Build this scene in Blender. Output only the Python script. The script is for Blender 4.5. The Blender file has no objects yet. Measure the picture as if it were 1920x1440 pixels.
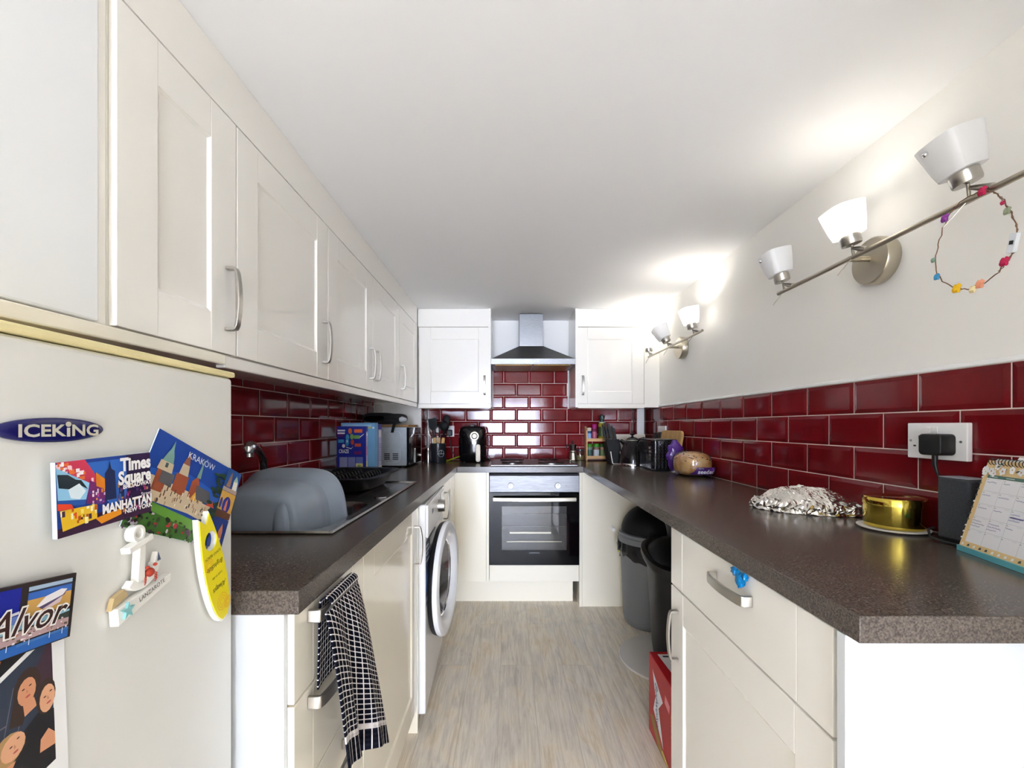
import bpy, bmesh, math, random
from mathutils import Vector, Matrix
random.seed(7)
SC = bpy.context.scene
COL = SC.collection
PI = math.pi
H = 1.2025            # eye height
WT = 0.9335           # worktop top
CEIL = 2.0475
XL, XR, YB = -0.95, 1.087, 3.44   # room faces: left wall, right wall, back wall

# ------------------------------------------------------------------ materials
def lin(c):
    c = c/255.0
    return c/12.92 if c <= 0.04045 else ((c+0.055)/1.055)**2.4
def rgb(r, g, b):
    return (lin(r), lin(g), lin(b), 1.0)
MATS = {}
def mat(name, col, rough=0.5, metal=0.0, spec=0.5, coat=0.0, emit=None, estr=0.0, trans=0.0, ior=1.45):
    m = bpy.data.materials.new(name); m.use_nodes = True
    b = m.node_tree.nodes['Principled BSDF']
    b.inputs['Base Color'].default_value = col
    b.inputs['Roughness'].default_value = rough
    b.inputs['Metallic'].default_value = metal
    b.inputs['Specular IOR Level'].default_value = spec
    b.inputs['Coat Weight'].default_value = coat
    b.inputs['Coat Roughness'].default_value = 0.05
    b.inputs['IOR'].default_value = ior
    b.inputs['Transmission Weight'].default_value = trans
    if emit:
        b.inputs['Emission Color'].default_value = emit
        b.inputs['Emission Strength'].default_value = estr
    MATS[name] = m
    return m
def nodes(m):
    nt = m.node_tree
    return nt, nt.nodes['Principled BSDF']
def nd(nt, typ, **kw):
    n = nt.nodes.new(typ)
    for k, v in kw.items():
        if k in n.inputs: n.inputs[k].default_value = v
        else: setattr(n, k, v)
    return n
def ramp(nt, stops):
    r = nt.nodes.new('ShaderNodeValToRGB')
    e = r.color_ramp.elements
    while len(e) < len(stops): e.new(0.5)
    for i, (p, c) in enumerate(stops):
        e[i].position = p; e[i].color = c
    return r
def noise_bump(m, scale, strength, dist=0.002):
    nt, b = nodes(m)
    tc = nd(nt, 'ShaderNodeTexCoord')
    n = nd(nt, 'ShaderNodeTexNoise', Scale=scale, Detail=3.0)
    nt.links.new(tc.outputs['Object'], n.inputs['Vector'])
    bp = nd(nt, 'ShaderNodeBump', Strength=strength, Distance=dist)
    nt.links.new(n.outputs['Fac'], bp.inputs['Height'])
    nt.links.new(bp.outputs['Normal'], b.inputs['Normal'])
def mottled(name, c1, c2, scale, rough=0.5, metal=0.0, coat=0.0, stretch=(1, 1, 1), lo=0.35, hi=0.65, detail=4.0, spec=0.5, bump=0.0):
    m = mat(name, c1, rough, metal, spec, coat)
    nt, b = nodes(m)
    tc = nd(nt, 'ShaderNodeTexCoord'); mp = nd(nt, 'ShaderNodeMapping')
    mp.inputs['Scale'].default_value = stretch
    n = nd(nt, 'ShaderNodeTexNoise', Scale=scale, Detail=detail)
    r = ramp(nt, [(lo, c1), (hi, c2)])
    nt.links.new(tc.outputs['Object'], mp.inputs['Vector'])
    nt.links.new(mp.outputs['Vector'], n.inputs['Vector'])
    nt.links.new(n.outputs['Fac'], r.inputs['Fac'])
    nt.links.new(r.outputs['Color'], b.inputs['Base Color'])
    if bump:
        bp = nd(nt, 'ShaderNodeBump', Strength=bump, Distance=0.002)
        nt.links.new(n.outputs['Fac'], bp.inputs['Height'])
        nt.links.new(bp.outputs['Normal'], b.inputs['Normal'])
    return m

wall_paint = mat('wall_paint', rgb(241, 239, 234), 0.75, spec=0.25); noise_bump(wall_paint, 60, 0.06)
ceil_paint = mat('ceiling_paint', rgb(243, 243, 243), 0.85, spec=0.2); noise_bump(ceil_paint, 40, 0.05)
cream = mat('cream_gloss', rgb(240, 236, 227), 0.16, coat=0.35); noise_bump(cream, 5, 0.02, 0.004)
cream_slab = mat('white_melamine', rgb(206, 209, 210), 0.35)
slab_door = mat('white_slab_door', rgb(238, 239, 238), 0.3)
cream_base = mat('cream_gloss_base', rgb(242, 235, 216), 0.16, coat=0.35); noise_bump(cream_base, 5, 0.02, 0.004)
worktop_m = mottled('worktop_laminate', rgb(60, 52, 46), rgb(104, 94, 85), 340, 0.22, lo=0.34, hi=0.70, detail=3.0)
tile_m = mottled('burgundy_tile', rgb(104, 16, 22), rgb(120, 22, 28), 5, 0.08, coat=0.0, spec=0.4)
grout_m = mat('grout', rgb(226, 205, 196), 0.8)
steel = mottled('brushed_steel', rgb(124, 124, 124), rgb(140, 140, 140), 60, 0.38, metal=1.0, stretch=(0.5, 0.5, 14))
nickel = mat('satin_nickel', rgb(186, 182, 174), 0.3, 1.0)
nickel_warm = mat('warm_nickel', rgb(190, 182, 165), 0.36, 1.0)
chrome = mat('chrome', rgb(225, 225, 228), 0.08, 1.0)
dark_chrome = mat('dark_chrome', rgb(120, 122, 130), 0.12, 1.0)
black_gloss = mat('black_gloss', rgb(12, 12, 14), 0.1, coat=0.4)
black_plastic = mat('black_plastic', rgb(22, 22, 23), 0.4)
black_matt = mat('black_matt', rgb(20, 20, 21), 0.6, spec=0.3)
black_fabric = mottled('black_fabric', rgb(14, 14, 15), rgb(30, 30, 31), 300, 0.9)
white_plastic = mat('white_plastic', rgb(240, 240, 240), 0.3)
white_enamel = mat('white_enamel', rgb(240, 240, 241), 0.22, coat=0.3)
fridge_white = mat('fridge_white', rgb(226, 225, 219), 0.38); noise_bump(fridge_white, 120, 0.03)
trim_yellow = mat('yellowed_plastic', rgb(236, 222, 168), 0.4)
white_m = mat('white', rgb(245, 245, 245), 0.5)
paper = mat('paper', rgb(246, 245, 240), 0.8)
PALETTE = {}
def pal(r, g, b, rough=0.45):
    k = (r, g, b, rough)
    if k not in PALETTE:
        PALETTE[k] = mat('ink_%d_%d_%d' % (r, g, b), rgb(r, g, b), rough)
    return PALETTE[k]

# wood plank floor: boards run along the room
floor_m = mat('wood_plank_floor', rgb(190, 180, 166), 0.42)
def _floor():
    nt, b = nodes(floor_m)
    tc = nd(nt, 'ShaderNodeTexCoord')
    mp = nd(nt, 'ShaderNodeMapping'); mp.inputs['Rotation'].default_value = (0, 0, PI/2)
    mp.inputs['Location'].default_value = (0.31, 0.04, 0)
    nt.links.new(tc.outputs['Object'], mp.inputs['Vector'])
    br = nd(nt, 'ShaderNodeTexBrick', Scale=1.0)
    br.offset = 0.37; br.offset_frequency = 2
    br.inputs['Mortar Size'].default_value = 0.0011
    br.inputs['Mortar Smooth'].default_value = 0.2
    br.inputs['Brick Width'].default_value = 1.21
    br.inputs['Row Height'].default_value = 0.155
    br.inputs['Color1'].default_value = (0, 0, 0, 1); br.inputs['Color2'].default_value = (1, 1, 1, 1)
    br.inputs['Mortar'].default_value = (0.5, 0.5, 0.5, 1)
    nt.links.new(mp.outputs['Vector'], br.inputs['Vector'])
    # per-board shift of the grain
    sh = nd(nt, 'ShaderNodeVectorMath', operation='MULTIPLY_ADD')
    sh.inputs[1].default_value = (3.1, 7.7, 5.0)
    nt.links.new(br.outputs['Color'], sh.inputs[0]); nt.links.new(tc.outputs['Object'], sh.inputs[2])
    m1 = nd(nt, 'ShaderNodeMapping'); m1.inputs['Scale'].default_value = (30, 2.0, 1)
    nt.links.new(sh.outputs[0], m1.inputs['Vector'])
    n1 = nd(nt, 'ShaderNodeTexNoise', Scale=2.2, Detail=8.0, Roughness=0.68, Distortion=1.1)
    nt.links.new(m1.outputs['Vector'], n1.inputs['Vector'])
    r1 = ramp(nt, [(0.28, rgb(160, 147, 131)), (0.43, rgb(204, 192, 175)), (0.56, rgb(232, 222, 206)), (0.72, rgb(246, 240, 230))])
    nt.links.new(n1.outputs['Fac'], r1.inputs['Fac'])
    m2 = nd(nt, 'ShaderNodeMapping'); m2.inputs['Scale'].default_value = (5, 2.2, 1)
    nt.links.new(sh.outputs[0], m2.inputs['Vector'])
    n2 = nd(nt, 'ShaderNodeTexNoise', Scale=1.6, Detail=4.0, Distortion=1.2)
    nt.links.new(m2.outputs['Vector'], n2.inputs['Vector'])
    r2 = ramp(nt, [(0.32, rgb(200, 195, 189)), (0.46, rgb(226, 219, 207)), (0.58, rgb(236, 224, 202)), (0.7, rgb(224, 200, 162))])
    nt.links.new(n2.outputs['Fac'], r2.inputs['Fac'])
    mx = nd(nt, 'ShaderNodeMix', data_type='RGBA'); mx.inputs['Factor'].default_value = 0.45
    nt.links.new(r1.outputs['Color'], mx.inputs['A']); nt.links.new(r2.outputs['Color'], mx.inputs['B'])
    # knots
    m3 = nd(nt, 'ShaderNodeMapping'); m3.inputs['Scale'].default_value = (7.0, 2.2, 1)
    nt.links.new(sh.outputs[0], m3.inputs['Vector'])
    vo = nd(nt, 'ShaderNodeTexVoronoi', Scale=1.0)
    nt.links.new(m3.outputs['Vector'], vo.inputs['Vector'])
    rk = ramp(nt, [(0.03, (0.50, 0.46, 0.42, 1)), (0.07, (0.78, 0.74, 0.70, 1)), (0.10, (0.62, 0.58, 0.54, 1)), (0.20, (1, 1, 1, 1))])
    nt.links.new(vo.outputs['Distance'], rk.inputs['Fac'])
    mk = nd(nt, 'ShaderNodeMix', data_type='RGBA', blend_type='MULTIPLY'); mk.inputs['Factor'].default_value = 0.5
    nt.links.new(mx.outputs['Result'], mk.inputs['A']); nt.links.new(rk.outputs['Color'], mk.inputs['B'])
    mg = nd(nt, 'ShaderNodeMix', data_type='RGBA', blend_type='MIX')
    mg.inputs['B'].default_value = rgb(110, 101, 92)
    f = nd(nt, 'ShaderNodeMath', operation='MULTIPLY'); f.inputs[1].default_value = 0.34
    nt.links.new(br.outputs['Fac'], f.inputs[0]); nt.links.new(f.outputs[0], mg.inputs['Factor'])
    nt.links.new(mk.outputs['Result'], mg.inputs['A'])
    nt.links.new(mg.outputs['Result'], b.inputs['Base Color'])
    bp = nd(nt, 'ShaderNodeBump', Strength=0.12, Distance=0.002)
    nt.links.new(n1.outputs['Fac'], bp.inputs['Height'])
    nt.links.new(bp.outputs['Normal'], b.inputs['Normal'])
_floor()

# ------------------------------------------------------------------ mesh builder
ORG = {}
class MB:
    def __init__(s, m=None, T=None):
        s.v = []; s.f = []; s.mi = []; s.mats = []; s.uv = None
        s.cur = m; s.T = T
    def idx(s, m):
        m = m or s.cur
        if m not in s.mats: s.mats.append(m)
        return s.mats.index(m)
    def add(s, vs, fs, m=None):
        b = len(s.v); k = s.idx(m)
        for p in vs:
            p = s.T(*p) if s.T else p
            s.v.append(tuple(p))
        for f in fs:
            s.f.append(tuple(b+i for i in f)); s.mi.append(k)
        return s
    def box(s, x0, x1, y0, y1, z0, z1, m=None):
        vs = [(x, y, z) for z in (z0, z1) for y in (y0, y1) for x in (x0, x1)]
        return s.add(vs, [(0, 2, 3, 1), (4, 5, 7, 6), (0, 1, 5, 4), (2, 6, 7, 3), (0, 4, 6, 2), (1, 3, 7, 5)], m)
    def poly(s, pts, m=None):
        return s.add(pts, [tuple(range(len(pts)))], m)
    def prism(s, pts, d0, d1, fm, m=None):
        n = len(pts)
        vs = [fm(a, b, d0) for a, b in pts] + [fm(a, b, d1) for a, b in pts]
        fs = [tuple(range(n-1, -1, -1)), tuple(range(n, 2*n))] + [(i, (i+1) % n, n+(i+1) % n, n+i) for i in range(n)]
        return s.add(vs, fs, m)
    def loft(s, rings, m=None, cap0=True, cap1=True, closed=True):
        n = len(rings[0]); vs = [p for r in rings for p in r]; fs = []
        for k in range(len(rings)-1):
            for i in range(n if closed else n-1):
                j = (i+1) % n
                fs.append((k*n+i, k*n+j, (k+1)*n+j, (k+1)*n+i))
        if cap0: fs.append(tuple(range(n-1, -1, -1)))
        if cap1: fs.append(tuple((len(rings)-1)*n+i for i in range(n)))
        return s.add(vs, fs, m)
    def lathe(s, prof, c=(0, 0, 0), ax=(0, 0, 1), n=28, m=None, cap=True):
        ax = Vector(ax).normalized(); q = Vector((0, 0, 1)).rotation_difference(ax)
        c = Vector(c); rings = []
        for r, z in prof:
            r = max(r, 1e-5)
            rings.append([tuple(c + q @ Vector((r*math.cos(2*PI*i/n), r*math.sin(2*PI*i/n), z))) for i in range(n)])
        return s.loft(rings, m, cap, cap)
    def cyl(s, p0, p1, r0, r1=None, n=20, m=None):
        p0 = Vector(p0); p1 = Vector(p1); L = (p1-p0).length
        return s.lathe([(r0, 0), (r0 if r1 is None else r1, L)], p0, p1-p0, n, m)
    def tube(s, path, r, n=8, m=None, cyc=False):
        P = [Vector(p) for p in path]; rings = []; N = len(P)
        t0 = None; nr = None
        for i, p in enumerate(P):
            if cyc: t = P[(i+1) % N]-P[i-1]
            else: t = P[min(i+1, N-1)]-P[max(i-1, 0)]
            t.normalize()
            if nr is None:
                a = Vector((0, 0, 1)) if abs(t.z) < 0.9 else Vector((1, 0, 0))
                nr = t.cross(a).normalized()
            else:
                nr = (nr - t*nr.dot(t))
                nr = nr.normalized() if nr.length > 1e-6 else t.cross(Vector((0, 0, 1))).normalized()
            bn = t.cross(nr)
            rr = r[i] if isinstance(r, (list, tuple)) else r
            rings.append([tuple(p + nr*rr*math.cos(2*PI*k/n) + bn*rr*math.sin(2*PI*k/n)) for k in range(n)])
        if cyc: rings.append(rings[0])
        return s.loft(rings, m, not cyc, not cyc)
    def ell(s, c, r, n=20, k=12, m=None, fn=None):
        rings = []
        for j in range(k+1):
            th = PI*j/k
            ring = []
            for i in range(n):
                ph = 2*PI*i/n
                d = Vector((math.sin(th)*math.cos(ph), math.sin(th)*math.sin(ph), -math.cos(th)))
                q = fn(d) if fn else 1.0
                ring.append((c[0]+r[0]*d.x*q, c[1]+r[1]*d.y*q, c[2]+r[2]*d.z*q))
            rings.append(ring)
        return s.loft(rings, m)
    def grid(s, fn, nu, nv, m=None, uvf=None):
        b = len(s.v); vs = []; fs = []
        for j in range(nv+1):
            for i in range(nu+1):
                vs.append(fn(i/nu, j/nv))
        for j in range(nv):
            for i in range(nu):
                a = j*(nu+1)+i
                fs.append((a, a+1, a+nu+2, a+nu+1))
        s.add(vs, fs, m)
        if uvf:
            s.uv = s.uv or {}
            for j in range(nv+1):
                for i in range(nu+1):
                    s.uv[b+j*(nu+1)+i] = uvf(i/nu, j/nv)
        return s
    def text(s, body, fm, size=1.0, m=None, align='CENTER', shear=0.0, depth=0.0, sx=1.0, bold=0.0):
        cu = bpy.data.curves.new('lettering', 'FONT'); cu.body = body; cu.size = size
        cu.align_x = align; cu.align_y = 'CENTER'; cu.shear = shear; cu.resolution_u = 3
        cu.offset = bold
        o = bpy.data.objects.new('lettering', cu); COL.objects.link(o)
        me = o.to_mesh()
        vs = [fm(v.co.x*sx, v.co.y, 0) for v in me.vertices]
        fs = [tuple(p.vertices) for p in me.polygons]
        o.to_mesh_clear()
        bpy.data.objects.remove(o); bpy.data.curves.remove(cu)
        return s.add(vs, fs, m)
    def build(s, name, parent=None, bevel=0.0, seg=2, smooth=40, solid=0.0, recalc=True, sub=0, org=None):
        if parent is not None: o0 = ORG[parent.name]
        elif org is not None: o0 = Vector(org)
        else:
            lo = [min(p[i] for p in s.v) for i in range(3)]; hi = [max(p[i] for p in s.v) for i in range(3)]
            o0 = Vector(((lo[0]+hi[0])/2, (lo[1]+hi[1])/2, lo[2]))
        me = bpy.data.meshes.new(name)
        me.from_pydata([tuple(Vector(p)-o0) for p in s.v], [], s.f)
        for m in s.mats: me.materials.append(m)
        me.polygons.foreach_set('material_index', s.mi)
        if s.uv is not None:
            ul = me.uv_layers.new(name='UVMap')
            for lp in me.loops:
                ul.data[lp.index].uv = s.uv.get(lp.vertex_index, (0, 0))
        if recalc:
            bm = bmesh.new(); bm.from_mesh(me)
            bmesh.ops.recalc_face_normals(bm, faces=bm.faces[:])
            bm.to_mesh(me); bm.free()
        me.update()
        if smooth:
            me.polygons.foreach_set('use_smooth', [True]*len(me.polygons))
            me.set_sharp_from_angle(angle=math.radians(smooth))
        o = bpy.data.objects.new(name, me); COL.objects.link(o)
        if parent is not None: o.parent = parent
        else: o.location = o0
        ORG[o.name] = o0.copy()
        if solid:
            md = o.modifiers.new('thickness', 'SOLIDIFY'); md.thickness = solid; md.offset = 0
        if sub:
            md = o.modifiers.new('smooth', 'SUBSURF'); md.levels = sub; md.render_levels = sub
        if bevel:
            md = o.modifiers.new('edges', 'BEVEL'); md.width = bevel; md.segments = seg
            md.limit_method = 'ANGLE'; md.angle_limit = math.radians(35)
            md.harden_normals = False
        return o
def thing(name, loc, label, cat, group=None):
    o = bpy.data.objects.new(name, None); COL.objects.link(o)
    o.location = loc; o.empty_display_size = 0.05
    ORG[o.name] = Vector(loc)
    o['label'] = label; o['category'] = cat
    if group: o['group'] = group
    return o
def tag(o, label, cat, group=None, kind=None):
    o['label'] = label; o['category'] = cat
    if group: o['group'] = group
    if kind: o['kind'] = kind
    return o
def struct(o, label=None):
    o['kind'] = 'structure'
    if label: o['label'] = label
    return o
def dup(root, delta, label, rot=None):
    def cp(o, par):
        c = o.copy(); COL.objects.link(c); ORG[c.name] = ORG.get(o.name, Vector((0, 0, 0))).copy()
        if par is not None: c.parent = par
        for ch in list(o.children): cp(ch, c)
        return c
    r = cp(root, None); r.location = root.location + Vector(delta); r['label'] = label
    if rot is not None: r.rotation_euler = (0, 0, rot)
    return r
def sup(n, a, b, e=4.0):
    out = []
    for i in range(n):
        t = 2*PI*i/n; c, s_ = math.cos(t), math.sin(t)
        out.append((a*math.copysign(abs(c)**(2/e), c), b*math.copysign(abs(s_)**(2/e), s_)))
    return out
def rrect(w, h, r, k=5):
    out = []
    for cx, cy, a0 in ((w/2-r, h/2-r, 0), (-w/2+r, h/2-r, PI/2), (-w/2+r, -h/2+r, PI), (w/2-r, -h/2+r, 1.5*PI)):
        for i in range(k+1):
            a = a0+PI/2*i/k
            out.append((cx+r*math.cos(a), cy+r*math.sin(a)))
    return out
def Tleft(x0):  return lambda u, v, w: (x0+w, u, v)
def Tright(x0): return lambda u, v, w: (x0-w, u, v)
def Tback(y0):  return lambda u, v, w: (u, y0-w, v)
class Frame:
    """a flat frame: a runs along ex, b along ey, c lifts along the normal"""
    def __init__(s, o, ex, ey):
        s.o = Vector(o); s.x = Vector(ex); s.y = Vector(ey); s.n = s.x.cross(s.y).normalized()
    def __call__(s, a, b, c=0.0):
        return tuple(s.o+s.x*a+s.y*b+s.n*c)
    def at(s, a, b, c, ang=0.0, ksx=1.0, ksy=1.0):
        """sub frame in real units, turned by ang"""
        ux = s.x.normalized(); uy = s.n.cross(ux)
        p = Vector(s(a, b, c)); ca, sa = math.cos(ang), math.sin(ang)
        return lambda x, y, z=0: tuple(p+ux*(x*ksx*ca-y*ksy*sa)+uy*(x*ksx*sa+y*ksy*ca)+s.n*z)
JL, JR = -0.68, 0.60   # sides of the opening in the added shading wall
RX, RY = -1.4, -7.0   # far corner of the room behind the camera
# ------------------------------------------------------------------ room shell
b = MB(floor_m).box(RX-0.1, XR+0.1, RY-0.1, YB+0.1, -0.05, 0); struct(b.build('floor', smooth=0), 'pale grey brown wood plank floor')
b = MB(ceil_paint).box(RX-0.1, XR+0.1, RY-0.1, YB+0.1, CEIL, CEIL+0.1); struct(b.build('ceiling', smooth=0), 'plain white ceiling')
b = MB(wall_paint).box(RX-0.1, XL, 0.15, YB+0.1, 0, CEIL); struct(b.build('wall_left', smooth=0), 'white wall behind the sink run')
b = MB(wall_paint).box(XR, XR+0.1, RY-0.1, YB+0.1, 0, CEIL); struct(b.build('wall_right', smooth=0), 'white painted wall with the spotlight bars')
b = MB(wall_paint).box(XL, XR, YB, YB+0.1, 0, CEIL); struct(b.build('wall_back', smooth=0), 'white wall behind the cooker')
b = MB(wall_paint).box(RX-0.1, RX, RY-0.1, 0.15, 0, CEIL); struct(b.build('wall_far', smooth=0))
wx0, wx1, wz0, wz1 = RX+0.2, 0.95, 0.12, 1.99
b = MB(wall_paint)
b.box(RX, wx0, RY-0.1, RY, 0, CEIL); b.box(wx1, XR, RY-0.1, RY, 0, CEIL)
b.box(wx0, wx1, RY-0.1, RY, 0, wz0); b.box(wx0, wx1, RY-0.1, RY, wz1, CEIL)
struct(b.build('wall_front', smooth=0))
pane_m = bpy.data.materials.new('window_glass'); pane_m.use_nodes = True
nt = pane_m.node_tree; nt.nodes.clear()
o_ = nt.nodes.new('ShaderNodeOutputMaterial'); mx = nt.nodes.new('ShaderNodeMixShader'); tr = nt.nodes.new('ShaderNodeBsdfTransparent'); gl = nt.nodes.new('ShaderNodeBsdfGlossy')
gl.inputs['Roughness'].default_value = 0.02; mx.inputs[0].default_value = 0.04
nt.links.new(tr.outputs[0], mx.inputs[1]); nt.links.new(gl.outputs[0], mx.inputs[2]); nt.links.new(mx.outputs[0], o_.inputs[0])
b = MB(white_plastic)
for x in (wx0, wx0+(wx1-wx0-0.05)/3, wx0+(wx1-wx0-0.05)*2/3, wx1-0.05): b.box(x, x+0.05, RY-0.08, RY-0.03, wz0, wz1)
for z in (wz0, wz1-0.05): b.box(wx0+0.05, wx1-0.05, RY-0.08, RY-0.03, z, z+0.05)
win = struct(b.build('window_1', smooth=0), 'wide window behind the camera')
b = MB(pane_m).box(wx0+0.05, wx1-0.05, RY-0.058, RY-0.052, wz0+0.05, wz1-0.05); b.build('glass_pane', win, smooth=0)

# added unseen wall with an opening, shades the near end panels from the window
b = MB(wall_paint); b.box(JR, XR, -0.40, -0.30, 0, CEIL); b.box(RX, JL, -0.40, -0.30, 0, CEIL); b.box(JL, JR, -0.40, -0.30, 1.99, CEIL)
struct(b.build('shading_wall', smooth=0))

# ------------------------------------------------------------------ wall tiles, each a chamfered block over grout
def tiles(name, T, u0, u1, rows, joint, pitch, label, th=0.008, ch=0.012):
    """rows: (z0, z1, shift, ua, ub)"""
    g = 0.0015; mb = MB(tile_m, T)
    for z0, z1, shift, ua, ub in rows:
        mb.box(ua, ub, z0, z1, 0, 0.0042, grout_m)
        k0 = math.floor((ua-joint-shift)/pitch); k = k0
        while joint+shift+k*pitch < ub:
            a = joint+shift+k*pitch; c = a+pitch; k += 1
            ca = a < ua; cb = c > ub
            a = max(a, ua)+g; c = min(c, ub)-g
            if c-a < 0.006: continue
            la = 0.0 if ca else min(ch, (c-a)*0.4); lb = 0.0 if cb else min(ch, (c-a)*0.4)
            q0, q1 = z0+g, z1-g
            lz = ch if (q1-q0) > 0.05 else 0.0
            vs = [(a, q0, 0.003), (c, q0, 0.003), (c, q1, 0.003), (a, q1, 0.003),
                  (a, q0, 0.0045), (c, q0, 0.0045), (c, q1, 0.0045), (a, q1, 0.0045),
                  (a+la, q0+lz, th), (c-lb, q0+lz, th), (c-lb, q1-lz, th), (a+la, q1-lz, th)]
            fs = [(8, 9, 10, 11)]
            for p in (0, 4):
                for i in range(4):
                    j = (i+1) % 4
                    fs.append((p+i, p+j, p+4+j, p+4+i))
            mb.add(vs, fs)
    return struct(mb.build(name, smooth=0, recalc=True), label)
Z = [WT+0.0005, WT+0.102, WT+0.2045, WT+0.307, WT+0.4075, WT+0.508, WT+0.61, WT+0.712]
# right wall: four courses with a white trim strip on top
rr = [(Z[0], Z[1], 0.1055, 0.56, YB), (Z[1], Z[2], 0, 0.56, YB), (Z[2], Z[3], 0.1055, 0.56, YB), (Z[3], Z[4], 0, 0.56, YB)]
tiles('wall_right_tile', Tright(XR), 0.56, YB, rr, 0.9243, 0.211, 'burgundy metro tiles on the right wall')
b = MB(white_plastic, Tright(XR)); b.box(0.56, YB, Z[4], Z[4]+0.012, 0, 0.011); struct(b.build('trim_1', bevel=0.003), 'white tile edging strip')
lr = [(Z[0], Z[1], 0.0, 0.7, 3.0), (Z[1], Z[2], 0.103, 0.7, 3.0), (Z[2], Z[3], 0.0, 0.7, 3.0), (Z[3], Z[4], 0.103, 0.7, 3.0), (Z[4], Z[4]+0.028, 0.0, 0.7, 3.0)]
tiles('wall_left_tile', Tleft(XL), 0.7, 3.0, lr, 1.5257, 0.2055, 'burgundy metro tiles above the sink')
br_ = []
for i in range(7):
    full = i < 4
    br_.append((Z[i], Z[i+1], 0.10125 if i % 2 == 0 else 0.0, -0.64 if full else -0.125, 0.985 if full else 0.472))
br_.append((Z[7], Z[7]+0.06, 0.0, -0.125, 0.472))
tiles('wall_back_tile', Tback(YB), 0, 1, br_, 0.0607, 0.2025, 'burgundy metro tiles behind the hob')
# corner boxings
b = MB(wall_paint).box(XL, -0.655, 3.2, YB, WT+0.001, CEIL); 
b.box(XL, XL+0.012, 3.0, 3.2, WT+0.001, WT+0.42)
struct(b.build('trim_2', smooth=0), 'white boxed-in corner behind the microwave')
tiles('wall_corner_tile', lambda u, v, w: (-0.655+w, u, v), 3.2, YB-0.009, [(Z[i], Z[i+1], 0.05, 3.2, YB-0.009) for i in range(4)], 3.2, 0.2025, 'tiled return of the boxed corner')
b = MB(white_plastic).box(0.992, 1.045, 3.31, YB-0.001, WT+0.001, WT+0.405); struct(b.build('trim_3', bevel=0.004), 'white boxed pipe in the corner')
tiles('wall_pipe_tile', lambda u, v, w: (0.992-w, u, v), 3.31, YB-0.009, [(Z[i], Z[i+1] - (0.004 if i == 3 else 0), 0.05, 3.312, YB-0.009) for i in range(4)], 3.3, 0.2025, 'tiled side of the boxed pipe')

# ------------------------------------------------------------------ shaker fronts and handles
def shaker(mb, u0, u1, v0, v1, fw=0.085, th=0.019):
    e = 0.0006
    mb.box(u0, u0+fw, v0, v1, 0, th); mb.box(u1-fw, u1, v0, v1, 0, th)
    mb.box(u0+fw+e, u1-fw-e, v1-fw, v1, 0, th-0.0003); mb.box(u0+fw+e, u1-fw-e, v0, v0+fw, 0, th-0.0003)
    # sloped inner edge and recessed panel
    s_ = 0.006; d = 0.006
    o = [(u0+fw, v0+fw), (u1-fw, v0+fw), (u1-fw, v1-fw), (u0+fw, v1-fw)]
    i_ = [(u0+fw+s_, v0+fw+s_), (u1-fw-s_, v0+fw+s_), (u1-fw-s_, v1-fw-s_), (u0+fw+s_, v1-fw-s_)]
    vs = [(a, c, th-0.0016) for a, c in o]+[(a, c, th-d) for a, c in i_]
    fs = [(4, 5, 6, 7)]+[(k, (k+1) % 4, 4+(k+1) % 4, 4+k) for k in range(4)]
    mb.add(vs, fs)
    mb.box(u0+0.001, u1-0.001, v0+0.001, v1-0.001, 0, th-d-0.001)
def handle(T, uc, vc, L, vert, w0, parent, m=None, wd=0.0075):
    """flat bowed D handle"""
    n = 12; out = []; inn = []; t = 0.0065
    for i in range(n+1):
        s_ = -L/2+L*i/n; q = 1-(2*s_/L)**2
        out.append((s_, 0.025+0.008*q))
    h2 = L/2-t*1.1
    for i in range(n+1):
        s_ = h2-2*h2*i/n; q = 1-(2*s_/L)**2
        inn.append((s_, 0.025+0.008*q-t))
    pts = [(-L/2, 0)]+[(-L/2, 0.018), (-L/2+0.003, 0.0235)]+out[1:-1]+[(L/2-0.003, 0.0235), (L/2, 0.018), (L/2, 0), (h2, 0)]+inn+[(-h2, 0)]
    mb = MB(m or nickel, T)
    fm = (lambda a, d, w: (uc+w, vc+a, w0+d)) if vert else (lambda a, d, w: (uc+a, vc+w, w0+d))
    mb.prism(pts, -wd, wd, fm)
    return mb.build('handle', parent, bevel=0.0012, smooth=50)

def wall_cabinet(T, u0, u1, v0, v1, depth, label, hu, hv, mt=cream, hl=0.148, door=True, gap=0.0025, loc=None):
    loc = T((u0+u1)/2, v0, -depth/2)
    r = thing('wall_cabinet', loc, label, 'cabinet')
    b = MB(mt, T).box(u0, u1, v0, v1, -depth, -0.001); b.build('carcass', r, smooth=0)
    b = MB(mt, T); shaker(b, u0+gap, u1-gap, v0+gap, v1-gap, 0.085, 0.014)
    d = b.build('door', r, bevel=0.0012, smooth=0)
    handle(T, hu, hv, hl, True, 0.014, d)
    return r
XD = -0.667   # plane of the left wall-cabinet carcass fronts; doors stand 14 mm proud
TL = Tleft(XD)
DV0, DV1 = H+0.165, H+0.722
wall_cabinet(TL, 0.712, 1.030, DV0, DV1, 0.275, 'cream wall cabinet with a narrow door directly above the fridge end, nearest in the run', 0.995, DV0+0.13)
wall_cabinet(TL, 1.0305, 1.550, DV0, DV1, 0.275, 'cream wall cabinet over the grey washing-up bowl, handle beside the tap', 1.508, DV0+0.13)
wall_cabinet(TL, 1.5505, 2.060, DV0, DV1, 0.275, 'cream wall cabinet over the dish rack, third door from the fridge', 2.017, DV0+0.13)
wall_cabinet(TL, 2.0605, 2.560, DV0, DV1, 0.275, 'cream wall cabinet over the cereal boxes, handle on its near edge', 2.10, DV0+0.13)
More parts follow.
